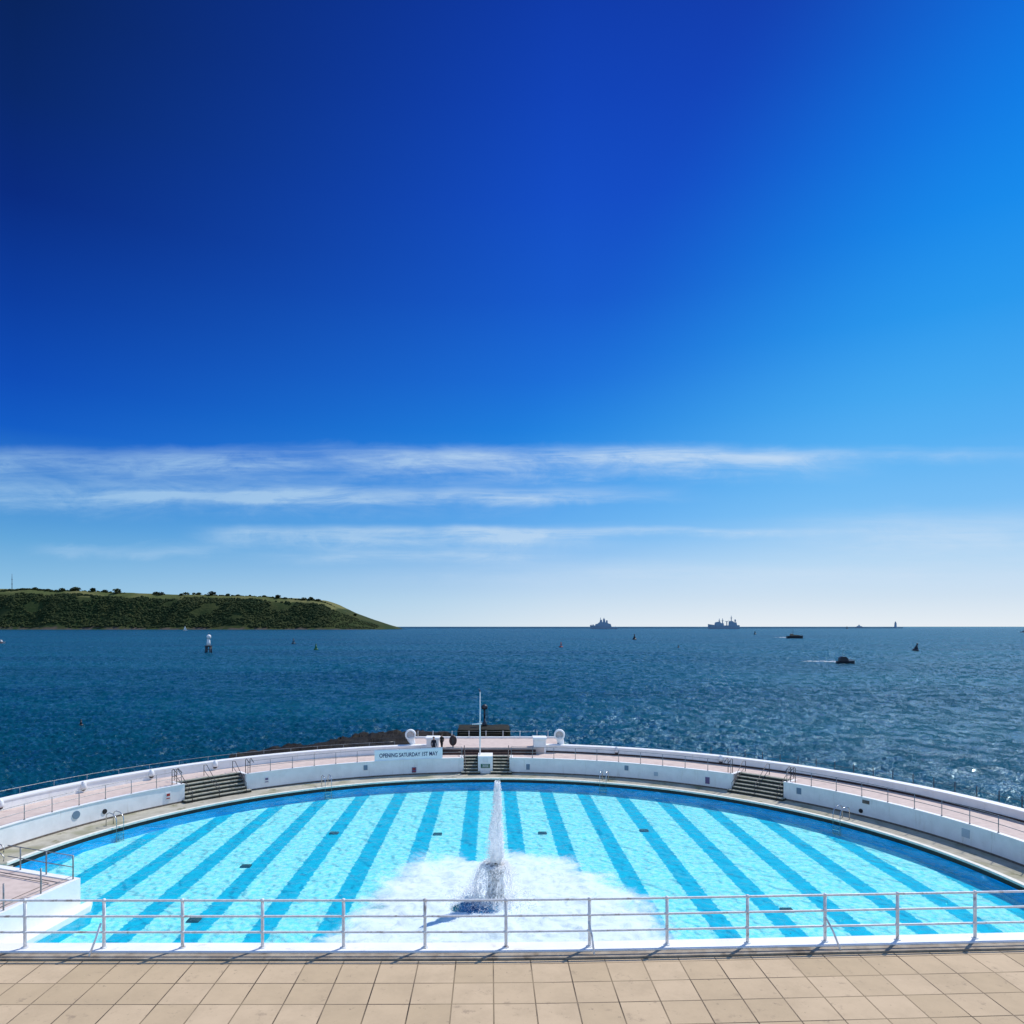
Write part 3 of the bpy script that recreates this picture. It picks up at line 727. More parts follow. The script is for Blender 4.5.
for k in range(8600):
    if k < 2400:                                    # spray shed from the jet
        s = random.random(); r = jet_r(s) * (1 + abs(random.gauss(0, .28))); a = random.uniform(0, 2 * PI)
        c = Vector((r * math.cos(a) + .10 * s, r * math.sin(a), 1.9 + 4.05 * s + random.gauss(0, .05)))
    elif k > 5600:                                  # splashes where it lands
        a = random.uniform(0, 2 * PI); r = random.gauss(1.5, .45)
        c = Vector((r * math.cos(a) - .2, r * math.sin(a), .05 + abs(random.gauss(0, .28)) * max(.15, 1 - abs(r - 1.4))))
    else:                                           # water spilling from the pedestal
        a = random.uniform(0, 2 * PI); tt = random.random(); v0 = random.uniform(.2, 1.25)
        r = .55 + v0 * tt; c = Vector((r * math.cos(a) - .12 * tt, r * math.sin(a), max(.03, 1.85 + .25 * tt - 2.15 * tt * tt + random.gauss(0, .05))))
    w = random.uniform(.014, .042)
    u = Vector((random.uniform(-1, 1), random.uniform(-1, 1), random.uniform(-1, 1))).normalized(); v = u.orthogonal().normalized(); t2 = u.cross(v)
    vs = [b.bm.verts.new(c + q * w) for q in (u, -.5 * u + .8 * v, -.5 * u - .4 * v + .7 * t2, -.5 * u - .4 * v - .7 * t2)]
    for q in ((0, 1, 2), (0, 2, 3), (0, 3, 1), (1, 3, 2)): b.bm.faces.new([vs[i] for i in q])
o = b.build('spray', M['drop'], ft, recalc=False); o['kind'] = 'stuff'
b = MB(); rings = []; K = 40
for i in range(15):
    tt = i / 14; ring = []
    for k in range(K):
        a = 2 * PI * k / K; v0 = .55 + .8 * noise.noise(Vector((math.cos(a) * 1.6, math.sin(a) * 1.6, 3)))
        r = .55 + v0 * tt + .16 * noise.noise(Vector((math.cos(a) * 3, math.sin(a) * 3, tt * 4))) * tt; ring.append(b.bm.verts.new((r * math.cos(a) - .12 * tt, r * math.sin(a), 1.84 + .2 * tt - 2.0 * tt * tt)))
    rings.append(ring)
for A, B in zip(rings, rings[1:]):
    for k in range(K): f = b.bm.faces.new((A[k], A[(k + 1) % K], B[(k + 1) % K], B[k])); f.smooth = True
b.build('water_veil', M['veil'], ft)

# ------------------------------------------------------------------ promenade round the pool
LS, RS, CS = (-51.0, -41.4), (41.2, 49.2), (-4.6, 3.4)     # the three flights of steps
R_PAR0, R_PAR1, Z_PAR = 33.55, 34.2, 2.40
R_NOTCH = 31.45
AL, AR = -100.0, 104.0
b = MB(); b.arc(R_NOTCH, R_PAR1 - .01, -3.5, Z_PROM, AL, AR, 1)
for a0, a1 in ((AL, LS[0]), (LS[1], CS[0]), (CS[1], RS[0]), (RS[1], AR)): b.arc(RW + .22, R_NOTCH, -.9, Z_PROM, a0, a1, 1)
tag(b.build('promenade', M['pink']), kind='structure')
walls = [((AL, LS[0]), 'long white curved retaining wall left of the left steps, in sunlight'), ((LS[1], CS[0]), 'white curved retaining wall between left steps and centre steps, under the banner'),
         ((CS[1], RS[0]), 'white curved retaining wall between centre steps and right steps'), ((RS[1], AR), 'long white curved retaining wall right of the right steps, in shade')]
for (a0, a1), lab in walls:
    e0 = .35 if a0 > AL else 0; e1 = .35 if a1 < AR else 0
    w = thing('retaining_wall', lab, 'wall', group='curved walls of the promenade')
    b = MB(); b.arc(RW, RW + .22, -.9, Z_PROM + .015, a0, a1, 1)
    if e0: b.arc(RW + .22, R_NOTCH + .1, -.9, Z_PROM + .016, a0, a0 + .5, .5)
    if e1: b.arc(RW + .22, R_NOTCH + .1, -.9, Z_PROM + .016, a1 - .5, a1, .5)
    b.build('wall_face', M['white'], w)
    b = MB(); b.arc(RW - .05, RW + .26, Z_PROM + .017, Z_PROM + .06, a0, a1, 1); b.build('coping', M['white_clean'], w)
    b = MB(); b.arc(RW - .012, RW - .001, Z_DECK, Z_DECK + .12, a0, a1, 1); b.build('base_strip', M['brown_conc'], w)

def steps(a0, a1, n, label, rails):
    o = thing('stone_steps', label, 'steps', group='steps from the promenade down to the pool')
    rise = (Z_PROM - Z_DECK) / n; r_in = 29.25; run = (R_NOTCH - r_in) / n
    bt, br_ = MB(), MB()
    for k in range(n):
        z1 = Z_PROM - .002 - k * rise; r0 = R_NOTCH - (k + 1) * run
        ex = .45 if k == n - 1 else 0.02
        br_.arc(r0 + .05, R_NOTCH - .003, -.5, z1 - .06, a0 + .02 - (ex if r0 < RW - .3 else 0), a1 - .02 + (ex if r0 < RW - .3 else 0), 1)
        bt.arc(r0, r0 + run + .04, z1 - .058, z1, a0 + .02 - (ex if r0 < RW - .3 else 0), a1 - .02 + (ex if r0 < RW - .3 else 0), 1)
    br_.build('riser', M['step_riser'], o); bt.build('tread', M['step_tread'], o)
    for a in rails:
        rb = MB()
        pts = [pol(31.9, a, Z_PROM), pol(31.9, a, Z_PROM + .85), pol(31.4, a, Z_PROM + .92), pol(29.5, a, Z_DECK + .95), pol(29.2, a, Z_DECK + .85), pol(29.2, a, Z_DECK)]
        rb.tube(pts, .028, 6); rb.tube([pol(31.9, a, Z_PROM + .45), pol(29.25, a, Z_DECK + .48)], .022, 6)
        rb.build('handrail', M['dark_steel'], o)
    return o
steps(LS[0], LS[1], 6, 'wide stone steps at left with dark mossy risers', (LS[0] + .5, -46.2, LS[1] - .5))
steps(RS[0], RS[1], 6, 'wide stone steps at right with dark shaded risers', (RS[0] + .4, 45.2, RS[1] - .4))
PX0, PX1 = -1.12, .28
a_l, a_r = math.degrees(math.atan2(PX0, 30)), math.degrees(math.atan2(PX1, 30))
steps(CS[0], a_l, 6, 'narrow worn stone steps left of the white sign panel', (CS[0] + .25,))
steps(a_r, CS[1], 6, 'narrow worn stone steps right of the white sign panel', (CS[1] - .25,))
pn = thing('sign_panel', 'white block with green notice between the two narrow centre steps', 'sign', ((PX0 + PX1) / 2, YC + 29.75, Z_DECK))
b = MB(); b.box((0, .85, .78), (PX1 - PX0 - .06, 1.9, 1.56), 0, .03); b.build('block', M['white'], pn)
b = MB(); b.box((0, -.115, .68), (.82, .03, .36)); nt_ = b.build('notice', M['sign_green'], pn)
b = MB(); b.box((0, -.112, 1.2), (.5, .024, .4)); b.build('notice', M['sign_white'], pn)
b = MB()
for k in range(3): b.box((0, -.136, .78 - k * .09), (.6 - .1 * (k % 2), .012, .035))
b.build('lettering', M['sign_white'], nt_)

# seaward parapet either side of the bay
for a0, a1, lab in ((AL, -9.6, 'white seaward parapet wall curving round the left promenade'), (8.2, AR, 'white seaward parapet wall curving round the right promenade')):
    w = thing('parapet', lab, 'wall', group='seaward parapets')
    b = MB(); b.arc(R_PAR0, R_PAR1, Z_PROM - .3, Z_PAR - .1, a0, a1, 1); b.build('wall_face', M['white'], w)
    if a0 > 0: b = MB(); b.arc(R_PAR0 - .07, R_PAR0 - .002, Z_PROM + .002, Z_PROM + .14, a0, a1, 1); b.build('base_strip', M['dark_brown'], w)  # added brown strip standing in for the shadow line at the parapet foot
    b = MB(); b.arc(R_PAR0 - .05, R_PAR1 + .04, Z_PAR - .098, Z_PAR, a0, a1, 1); b.build('coping', M['white_clean'], w)
b = MB(); b.arc(R_PAR1, 36.6, -5, 1.2, AL, AR, 1); tag(b.build('outer_walkway', M['brown_conc']), kind='structure')

# small sconces on the parapet
sn = None
for a, lab in ((-71.5, 'small grey lamp sconce on the parapet nearest the left edge'), (-61.3, 'small grey lamp sconce on the left parapet, second from the left edge'), (-52.3, 'small grey lamp sconce on the parapet left of the left steps'), (-43.3, 'small grey lamp sconce on the parapet right of the left steps'),
               (20.6, 'small pale lamp sconce on the parapet left of the right steps'), (36.8, 'small pale lamp sconce on the parapet just above the right steps')):
    p = pol(R_PAR0 - .02, a, Z_PAR - .42)
    if sn is None:
        sn = thing('wall_lamp', lab, 'lamp', p, group='lamps along the parapet')
        b = MB(); b.lathe([(.20, 0), (.24, .06), (.20, .34), (.10, .50), (.04, .53)], n=14); b.build('shade', M['rail_paint'], sn)
        b = MB(); b.lathe([(.07, -.16), (.16, -.1), (.16, -.002)], n=12); b.build('lens', M['dark_steel'], sn)
    else: dup(sn, lab, p)

# railings -------------------------------------------------------------
def arc_railing(name, label, r, z0, hgt, a0, a1, nposts, rails, m, pr=.026, rr=.02, group=None, ball=False, hidden=()):
    o = thing(name, label, 'railing', group=group)
    for k in range(nposts):
        a = a0 + (a1 - a0) * k / (nposts - 1); b = MB(); p = pol(r, a, z0)
        b.tube([p, p + Vector((0, 0, hgt))], pr, 7)
        b.tube([p, p + Vector((0, 0, .03))], pr * 2.4, 7)
        b.build('post', m, o)
    for hh in rails:
        b = MB(); n = max(2, int(abs(a1 - a0)))
        b.tube([pol(r, a0 + (a1 - a0) * i / n, z0 + hh) for i in range(n + 1)], rr, 6); b.build('rail', m, o)
    return o
RR = RW + .12; ZR = Z_PROM + .06
GP = 'promenade railings above the pool'
arc_railing('promenade_railing', 'thin steel railing on the sunlit wall left of the left steps', RR, ZR, 1.0, -85, LS[0] - .4, 10, (.98, .5), M['steel'], group=GP)
arc_railing('promenade_railing', 'thin steel railing between the left steps and the centre steps', RR, ZR, 1.0, LS[1] + .4, CS[0] - .3, 11, (.98, .5), M['steel'], group=GP)
arc_railing('promenade_railing', 'thin steel railing between the centre steps and the right steps', RR, ZR, 1.0, CS[1] + .3, RS[0] - .4, 11, (.98, .5), M['steel'], group=GP)
arc_railing('promenade_railing', 'thin steel railing on the shaded wall right of the right steps', RR, ZR, 1.0, RS[1] + .4, 98, 14, (.98, .5), M['steel'], group=GP)
arc_railing('sea_railing', 'low rail line beyond the left parapet above the sea', 36.0, 1.2, 1.25, -90, -15, 20, (1.23, .75), M['steel'], .02, .022, group='railings on the seaward walkway')
arc_railing('sea_railing', 'dark posts and thin rail beyond the right parapet above the sea', 36.0, 1.2, 1.55, 34, 95, 26, (1.2,), M['dark_steel'], .035, .014, group='railings on the seaward walkway')
for a, lab in ((-51.9, 'pair of bent steel posts at the left top of the left steps'), (-40.6, 'pair of bent steel posts at the right top of the left steps'), (40.3, 'pair of bent steel posts at the left top of the right steps'), (50.0, 'pair of bent steel posts at the right top of the right steps')):
    o = thing('step_handrail', lab, 'handrail', group='bent posts at the tops of the steps')
    for da in (-.35, .35):
        b = MB(); b.tube([pol(30.5, a + da, Z_PROM), pol(30.5, a + da, Z_PROM + 1.1), pol(30.3, a + da, Z_PROM + 1.2), pol(29.75, a + da, Z_PROM + .95)], .03, 7); b.build('post', M['dark_steel'], o)
    b = MB(); b.tube([pol(30.5, a - .35, Z_PROM + .6), pol(30.5, a + .35, Z_PROM + .6)], .022, 6); b.build('rail', M['dark_steel'], o)

# pool ladders
def ladder(a, lab, proto=None):
    if proto: return dup(proto, lab, pol(RP, a, 0), -math.radians(a))
    o = thing('pool_ladder', lab, 'ladder', pol(RP, a, 0), -math.radians(a), group='pool ladders')
    for s in (-.27, .27):
        pts = [(s, .9, .36), (s, .9, 1.0), (s, .82, 1.18), (s, .6, 1.26), (s, .25, 1.22), (s, -.02, 1.05), (s, -.12, .8), (s, -.12, -.7)]
        b = MB(); b.tube(pts, .03, 8); b.build('stile', M['chrome'], o)
    for k in range(3):
        b = MB(); b.box((0, -.12, -.05 - .25 * k), (.54, .08, .03)); b.build('tread', M['chrome'], o)
    return o
l0 = ladder(-64.2, 'steel pool ladder on the sunlit left pool edge')
ladder(-29.3, 'steel pool ladder between the left steps and the banner', l0)
ladder(20.6, 'steel pool ladder on the far edge between the centre and right steps', l0)
ladder(60.5, 'steel pool ladder on the right pool edge under the shaded wall', l0)

# signs and outlets on the promenade wall
def plate(px, z, w, h, m, label, round_=False, name='wall_sign', cat='sign', m2=None, group=None):
    u = (px - VX) / F; A = 1 + u * u; Yw = (2 * YC + math.sqrt(4 * YC * YC - 4 * A * (YC * YC - RW * RW))) / (2 * A)
    a = math.degrees(math.atan2(u * Yw, Yw - YC))
    p = pol(RW - .02, a, z)
    o = thing(name, label, cat, p, -math.radians(a), group=group)
    b = MB()
    if round_:
        g = bmesh.ops.create_cone(b.bm, cap_ends=True, segments=24, radius1=w / 2, radius2=w / 2, depth=.05, matrix=Matrix.Rotation(PI / 2, 4, 'X'))
    else: b.box((0, 0, 0), (w, .04, h), 0, .006)
    pt_ = b.build('plate', m, o)
    if m2:
        b = MB(); b.box((0, -.028, h * .18), (w * .62, .012, h * .34)); b.box((0, -.027, -h * .28), (w * .7, .012, h * .12)); b.build('symbol', m2, pt_)
    return o
plate(76, 1.20, .55, .55, M['sign_blue'], 'round grey blue plaque on the sunlit left wall', True, 'round_plaque', 'plaque')
plate(104.5, .95, .34, .34, M['black'], 'round black drain outlet in the sunlit left wall', True, 'wall_outlet', 'outlet')
plate(168, 1.05, .42, .55, M['sign_white'], 'white sign with red symbol on the wall left of the left steps', m2=M['red'])
plate(266.5, 1.05, .40, .5, M['sign_white'], 'small white sign with purple symbol on the wall right of the left steps', m2=M['sign_purple'])
plate(365.5, 1.25, .34, .42, M['sign_blue'], 'small dark sign below the left end of the banner')
plate(414, .80, .40, .48, M['sign_purple'], 'purple and red sign low on the wall under the banner', m2=M['red'])
plate(528, .95, .32, .5, M['sign_blue'], 'small dark sign on the wall right of the centre steps')
plate(626.5, 1.3, .34, .42, M['sign_blue'], 'small dark sign on the far wall above the far ladder')
plate(656, 1.0, .34, .34, M['pale_ship'], 'faint grey square plate on the wall right of the far ladder')
plate(707.5, .95, .36, .55, M['sign_purple'], 'small dark sign on the wall left of the right steps')
plate(799, 1.25, .36, .46, M['sign_blue'], 'small dark sign on the wall just right of the right steps')
plate(866, 1.45, .52, .24, M['brown_conc'], 'flat brown vent plate near the top of the right wall', name='wall_vent', cat='vent')
plate(861, .75, .30, .30, M['black'], 'round black drain outlet low in the shaded right wall', True, 'wall_outlet', 'outlet')
plate(966, 1.15, .55, .5, M['pale_ship'], 'faded pale sign on the shaded wall near the right edge')

# ------------------------------------------------------------------ the bay with pillars, steps and platform
b = MB(); b.prism([(-7.4, 71.2), (-5.95, 70.1), (-5.9, 69.25), (5.1, 69.25), (5.15, 70.1), (6.5, 71.2), (6.9, 75.2), (-7.9, 75.2)], -3.5, 2.28); tag(b.build('bay_platform', M['pink']), kind='structure')
bs = thing('bay_steps', 'dark brown steps up to the pink platform between the two pillars', 'steps')
for k, (y0, y1, z1) in enumerate(((68.65, 68.95, 1.90), (68.95, 69.24, 2.10))):
    b = MB(); b.box((-.4, (y0 + y1) / 2, (Z_PROM - .1 + z1) / 2), (9.4, y1 - y0, z1 - Z_PROM + .1)); b.build('step', M['dark_brown'], bs)
kb = MB(); kb.box((-.5, 75.1, 2.36), (14.6, .28, .15), 0, .02); tag(kb.build('platform_kerb', M['white_clean']), 'low white kerb along the back of the pink platform', 'kerb')
for px, lab in ((433, 'square white pillar left of the platform steps, behind the two people'), (539.5, 'square white pillar right of the platform steps')):
    X = (px - VX) / F * 69.8
    o = thing('pillar', lab, 'pillar', (X, 69.85, Z_PROM), group='white pillars of the bay')
    b = MB(); b.box((0, 0, .66), (1.15, 1.15, 1.32), 0, .02); b.build('shaft', M['white'], o)
    b = MB(); b.box((0, 0, 1.42), (1.32, 1.32, .2), 0, .02); b.build('cap', M['white_clean'], o)
cw = None
for px, rz, lab in ((410.5, .12, 'white round ventilation cowl on the left parapet beside the banner'), (559.5, -.12, 'white round ventilation cowl on the parapet right of the right pillar')):
    Y0 = 70.6; X = (px - VX) / F * Y0; z0 = 2.25
    if cw is None:
        cw = thing('ventilation_cowl', lab, 'cowl', (X, Y0, z0), rz, group='white cowls on the parapet')
        b = MB(); b.tube([(.25, 0, -.05), (.2, 0, .3), (.05, .05, .62), (0, 0, .95)], [.26, .30, .38, .44], 18); b.build('neck', M['white_clean'], cw); cw.scale = (.92, .92, .92)
        b = MB()
        prof = [(.40, -.34), (.52, -.36), (.57, -.25), (.58, .0), (.52, .25), (.36, .42), (.12, .5)]
        b.lathe(prof, n=24); bmesh.ops.delete(b.bm, geom=[f for f in b.bm.faces if len(f.verts) > 4 and f.calc_center_median().z < 0], context='FACES_ONLY')
        bmesh.ops.rotate(b.bm, verts=b.bm.verts, matrix=Matrix.Rotation(-PI / 2 , 3, 'X')); bmesh.ops.translate(b.bm, verts=b.bm.verts, vec=(0, -.05, 1.15))
        hd = b.build('hood', M['white_clean'], cw)
        b = MB(); b.lathe([(.46, -.10), (.46, -.06)], n=24)
        bmesh.ops.rotate(b.bm, verts=b.bm.verts, matrix=Matrix.Rotation(-PI / 2, 3, 'X')); bmesh.ops.translate(b.bm, verts=b.bm.verts, vec=(0, -.12, 1.15))
        b.build('mouth', surf('cowl_mouth', (.62, .57, .55), (.5, .46, .45), 6, .8, .2), hd)
    else: dup(cw, lab, (X, Y0, z0), rz, .92)
# platform back rail
o = thing('platform_railing', 'sparse pale posts along the back of the pink platform', 'railing')
for px in (418, 433, 452, 469, 486, 503, 520, 537, 548):
    X = (px - VX) / F * 74.95; b = MB(); b.tube([(X, 74.95, 2.42), (X, 74.95, 3.05)], .03, 6); b.build('post', M['rail_paint'], o)
b = MB(); b.tube([((418 - VX) / F * 74.95, 74.95, 2.98), ((548 - VX) / F * 74.95, 74.95, 2.98)], .012, 6); b.build('rail', M['steel'], o)

# old jetty head with beacon
jt = thing('jetty_block', 'dark weedy concrete block of the old jetty behind the platform', 'jetty', ((483.5 - VX) / F * 81.5, 81.5, 0))
b = MB(); b.box((0, 0, -.6), (5.7, 4.2, 6.3), 0, .18)
bmesh.ops.subdivide_edges(b.bm, edges=b.bm.edges[:], cuts=5, use_grid_fill=True)
for v in b.bm.verts: v.co += Vector((noise.noise(v.co * .9), noise.noise(v.co * .9 + Vector((5, 0, 0))), .7 * noise.noise(v.co * 1.1 + Vector((0, 5, 0))))) * .22
b.build('block', M['algae_conc'], jt)
b = MB(); b.box((-.1, -2.2, 1.2), (5.0, .5, 1.9), 0, .06); b.build('sill', M['algae_conc'], jt)
b = MB(); b.side([(2.6, 1.6), (4.3, .2), (4.3, -4), (2.6, -4)], 3.2, 0); b.build('ramp', M['algae_conc'], jt)
pb = at_depth(484.5, 724.5, 82.2)
bc = thing('jetty_beacon', 'dark beacon post with round lamp on the jetty block', 'beacon', (pb.x, pb.y, 2.5))
b = MB(); b.lathe([(.28, -.02), (.26, .4), (.14, .5), (.10, 1.0)], n=10); b.build('base', M['boat_dark'], bc)
b = MB(); b.tube([(0, 0, .9), (0, 0, 2.0)], .11, 8); b.build('post', M['boat_dark'], bc)
b = MB(); b.lathe([(.12, 1.9), (.34, 1.98), (.36, 2.3), (.2, 2.42), (.06, 2.5)], n=14); b.build('lamp', M['boat_dark'], bc)
b = MB()
for k in range(7): b.box((.28, 0, .2 + k * .25), (.22, .03, .03))
b.tube([(.19, 0, 0), (.19, 0, 1.9)], .018, 5); b.tube([(.38, 0, 0), (.38, 0, 1.9)], .018, 5); b.build('ladder', M['dark_steel'], bc)

# flagpole
fp = thing('flagpole', 'tall white flagpole with short yardarm in front of the platform', 'flagpole', ((480 - VX) / F * 67.6, 67.6, Z_PROM))
b = MB(); b.tube([(0, 0, -.1), (0, 0, 3), (0, 0, 6.0)], [.065, .055, .035], 10); b.build('pole', M['white_clean'], fp)
b = MB(); b.tube([(-.75, 0, 3.0), (.18, 0, 3.05)], .04, 8); b.build('yardarm', M['white_clean'], fp)
b = MB(); b.tube([(0, 0, 6.0), (-.1, 0, 6.25)], .05, 6); b.ball((0, 0, 6.05), .07, 2); b.build('finial', M['boat_dark'], fp)
b = MB(); b.box((0, 0, .08), (.4, .4, .16), 0, .02); b.build('foot', M['white_clean'], fp)

# lifebuoy cabinet
lc = thing('lifebuoy_cabinet', 'dark maroon oval lifebuoy cabinet on a post at the platform edge', 'lifebuoy cabinet', ((453 - VX) / F * 69.5, 69.5, 2.28))
b = MB(); b.tube([(0, 0, 0), (0, 0, .4)], .06, 8); b.build('post', M['dark_steel'], lc)
b = MB(); b.lathe([(.30, -.16), (.36, -.1), (.36, .1), (.30, .16)], n=28, sy=1.35)
bmesh.ops.rotate(b.bm, verts=b.bm.verts, matrix=Matrix.Rotation(PI / 2, 3, 'X')); bmesh.ops.translate(b.bm, verts=b.bm.verts, vec=(0, 0, .62))
b.build('case', M['maroon'], lc)
b = MB(); b.box((0, -.17, .62), (.05, .03, .5)); b.build('handle', M['dark_steel'], lc)

# banner hung on the railing
u0, u1 = (374.5 - VX) / F, (442.5 - VX) / F
def ang_for(u, r):
    A = 1 + u * u; Y = (2 * YC + math.sqrt(4 * YC * YC - 4 * A * (YC * YC - r * r))) / (2 * A); return math.degrees(math.atan2(u * Y, Y - YC))
rb_ = RR - .06; b0, b1 = ang_for(u0, rb_), ang_for(u1, rb_)
bn = thing('banner', 'white banner with dark blue OPENING SATURDAY lettering hung on the railing', 'banner', (0, 0, 0))
def ban(s, h, off=0.0):
    """a point on the cloth: s along (0..1), h height, a little sag and ripple"""
    z = ZR + .98 - 1.26 * (1 - h) - .06 * math.sin(PI * s) * h
    return pol(rb_ - .02 - off + .03 * math.sin(s * 19) * (1 - h), b0 + (b1 - b0) * s, z)
b = MB(); NS, NH = 40, 8
gA = [[b.bm.verts.new(ban(i / NS, j / NH)) for i in range(NS + 1)] for j in range(NH + 1)]
gB = [[b.bm.verts.new(ban(i / NS, j / NH, -.012)) for i in range(NS + 1)] for j in range(NH + 1)]
for j in range(NH):
    for i in range(NS):
        f = b.bm.faces.new((gA[j][i], gA[j][i + 1], gA[j + 1][i + 1], gA[j + 1][i])); f.smooth = True
        f = b.bm.faces.new((gB[j][i], gB[j + 1][i], gB[j + 1][i + 1], gB[j][i + 1])); f.smooth = True
for i in range(NS):
    b.bm.faces.new((gA[0][i], gB[0][i], gB[0][i + 1], gA[0][i + 1])); b.bm.faces.new((gA[NH][i], gA[NH][i + 1], gB[NH][i + 1], gB[NH][i]))
b.build('cloth', M['banner'], bn)
def lettering(text, s0, s1, h0, h1, m, parent):
    cu = bpy.data.curves.new('txt', 'FONT'); cu.body = text; cu.size = 1.0; cu.extrude = 0.0; cu.offset = .018
    o = bpy.data.objects.new('txt', cu); COL.objects.link(o)
    dg = bpy.context.evaluated_depsgraph_get(); me = bpy.data.meshes.new_from_object(o.evaluated_get(dg))
    bpy.data.objects.remove(o); xs = [v.co.x for v in me.vertices]; ys = [v.co.y for v in me.vertices]
    x0, x1, y0, y1 = min(xs), max(xs), min(ys), max(ys)
    for v in me.vertices:
        s = s0 + (s1 - s0) * (v.co.x - x0) / (x1 - x0); h = h0 + (h1 - h0) * (v.co.y - y0) / (y1 - y0)
        v.co = ban(s, h, .014)
    me.materials.clear(); me.materials.append(m)
    q = bpy.data.objects.new('lettering', me); COL.objects.link(q); q.parent = parent; return q
lettering('OPENING SATURDAY 1ST MAY', .07, .93, .44, .74, M['banner_ink'], bn)
lettering('www', .42, .58, .14, .20, M['banner_red'], bn) if False else None

# two people standing behind the banner
def person(px, Y0, z0, hgt, facing, cloth_m, legs_m, label, seed, arm):
    o = thing('person', label, 'person', ((px - VX) / F * Y0, Y0, z0), facing, group=None)
    S = hgt / 1.75
    V = [(0, 0, .95), (0, .01, 1.15), (0, .02, 1.38), (0, 0, 1.50), (0, -.02, 1.60), (0, -.02, 1.70),
         (.10, 0, .90), (.11, -.02 - arm, .50), (.12, .02 - arm, .08), (.12, -.14 - arm, .03),
         (-.10, 0, .90), (-.11, .02 + arm, .50), (-.12, .06 + arm, .08), (-.12, -.10 + arm, .03),
         (.19, .01, 1.40), (.25, .03, 1.13), (.23, -.10 - arm, .90), (.22, -.15 - arm, .82),
         (-.19, .01, 1.40), (-.25, .04, 1.13), (-.24, -.04 + arm, .89), (-.24, -.08 + arm, .81)]
    R = [.15, .14, .16, .065, .09, .075, .095, .065, .045, .038, .095, .065, .045, .038, .065, .05, .036, .03, .065, .05, .036, .03]
    E = [(0, 1), (1, 2), (2, 3), (3, 4), (4, 5), (0, 6), (6, 7), (7, 8), (8, 9), (0, 10), (10, 11), (11, 12), (12, 13), (2, 14), (14, 15), (15, 16), (16, 17), (2, 18), (18, 19), (19, 20), (20, 21)]
    me = bpy.data.meshes.new('body'); me.from_pydata([Vector(v) * S for v in V], E, []); bo = bpy.data.objects.new('body', me); COL.objects.link(bo)
    sk = bo.modifiers.new('s', 'SKIN'); sb_ = bo.modifiers.new('u', 'SUBSURF'); sb_.levels = 2; sb_.render_levels = 2
    for i, r in enumerate(R): me.skin_vertices[0].data[i].radius = (r * S, r * S * (.75 if i in (0, 1, 2) else 1))
    me.skin_vertices[0].data[0].use_root = True
    dg = bpy.context.evaluated_depsgraph_get(); dg.update(); m2 = bpy.data.meshes.new_from_object(bo.evaluated_get(dg))
    bpy.data.objects.remove(bo)
    m2.materials.clear()
    for x in (M['skin'], cloth_m, legs_m, M['black']): m2.materials.append(x)
    for f in m2.polygons:
        z = f.center.z / S; f.use_smooth = True
        f.material_index = 3 if z < .09 else 2 if z < .93 and abs(f.center.x) < .19 * S else 0 if z > 1.48 or (z < .93 and abs(f.center.x) >= .19 * S) else 1
    q = bpy.data.objects.new('body', m2); COL.objects.link(q); q.parent = o
    b = MB(); b.ball((0, .015 * S, 1.68 * S), .105 * S, 3, (.95, 1.05, .95))
    bmesh.ops.delete(b.bm, geom=[v for v in b.bm.verts if v.co.y < -.055 * S and v.co.z < 1.71 * S], context='VERTS')
    b.build('hair', M['hair'], o)
    b = MB(); b.ball((0, -.118 * S, 1.625 * S), .016 * S, 2, (.8, 1, 1.3)); b.build('nose', M['skin'], o)
    return o
person(433.8, 68.35, Z_PROM, 1.72, .5, M['navy_cloth'], M['dark_cloth'], 'person in dark navy clothes standing behind the right end of the banner', 1, .03)
person(441.8, 69.05, 2.10, 1.45, -.4, M['dark_cloth'], M['dark_cloth'], 'person in charcoal clothes standing on the platform step by the pillar', 2, .08)

# ------------------------------------------------------------------ rocks off the left parapet
def rock_top(px):
    pts = [(228, 757.5), (240, 754), (262, 751), (300, 747), (330, 744), (345, 739), (365, 736), (410, 733.5), (445, 735), (462, 738), (470, 744)]
    for (a, ya), (c, yc) in zip(pts, pts[1:]):
        if a <= px <= c: return ya + (yc - ya) * (px - a) / (c - a)
    return 765
b = MB(); nI, nJ = 170, 26; g = []
for j in range(nJ + 1):
    row = []
    for i in range(nI + 1):
        px = 215 + 265 * i / nI; t_ = j / nJ
        a = ang_for((px - VX) / F, 36.7)
        top = at(px, rock_top(px), -.4)
        q0 = pol(36.6, a); Y0 = q0.y; Y1 = max(Y0 + .5, top.y + 3.0)
        Y = Y0 + (Y1 - Y0) * t_; X = (px - VX) / F * Y
        pk = CZ - (rock_top(px) - YH) / F * (Y0 + (Y1 - Y0) * .72)
        h = (.75 + .25 * math.sin(PI * min(1, t_ * 1.05))) if t_ < .9 else max(0, (1 - t_) * 7)
        z = SEA - .5 + (pk - SEA + .5) * h + .8 * noise.fractal(Vector((X * .4, Y * .4, 0)), 1.0, 2.0, 5) + .3
        if rock_top(px) > 764: z = SEA - 2
        row.append(b.bm.verts.new((X, Y, min(z, pk + .25))))
    g.append(row)
for j in range(nJ):
    for i in range(nI): b.bm.faces.new((g[j][i], g[j][i + 1], g[j + 1][i + 1], g[j + 1][i]))
tag(b.build('rocks', M['rock']), kind='structure')

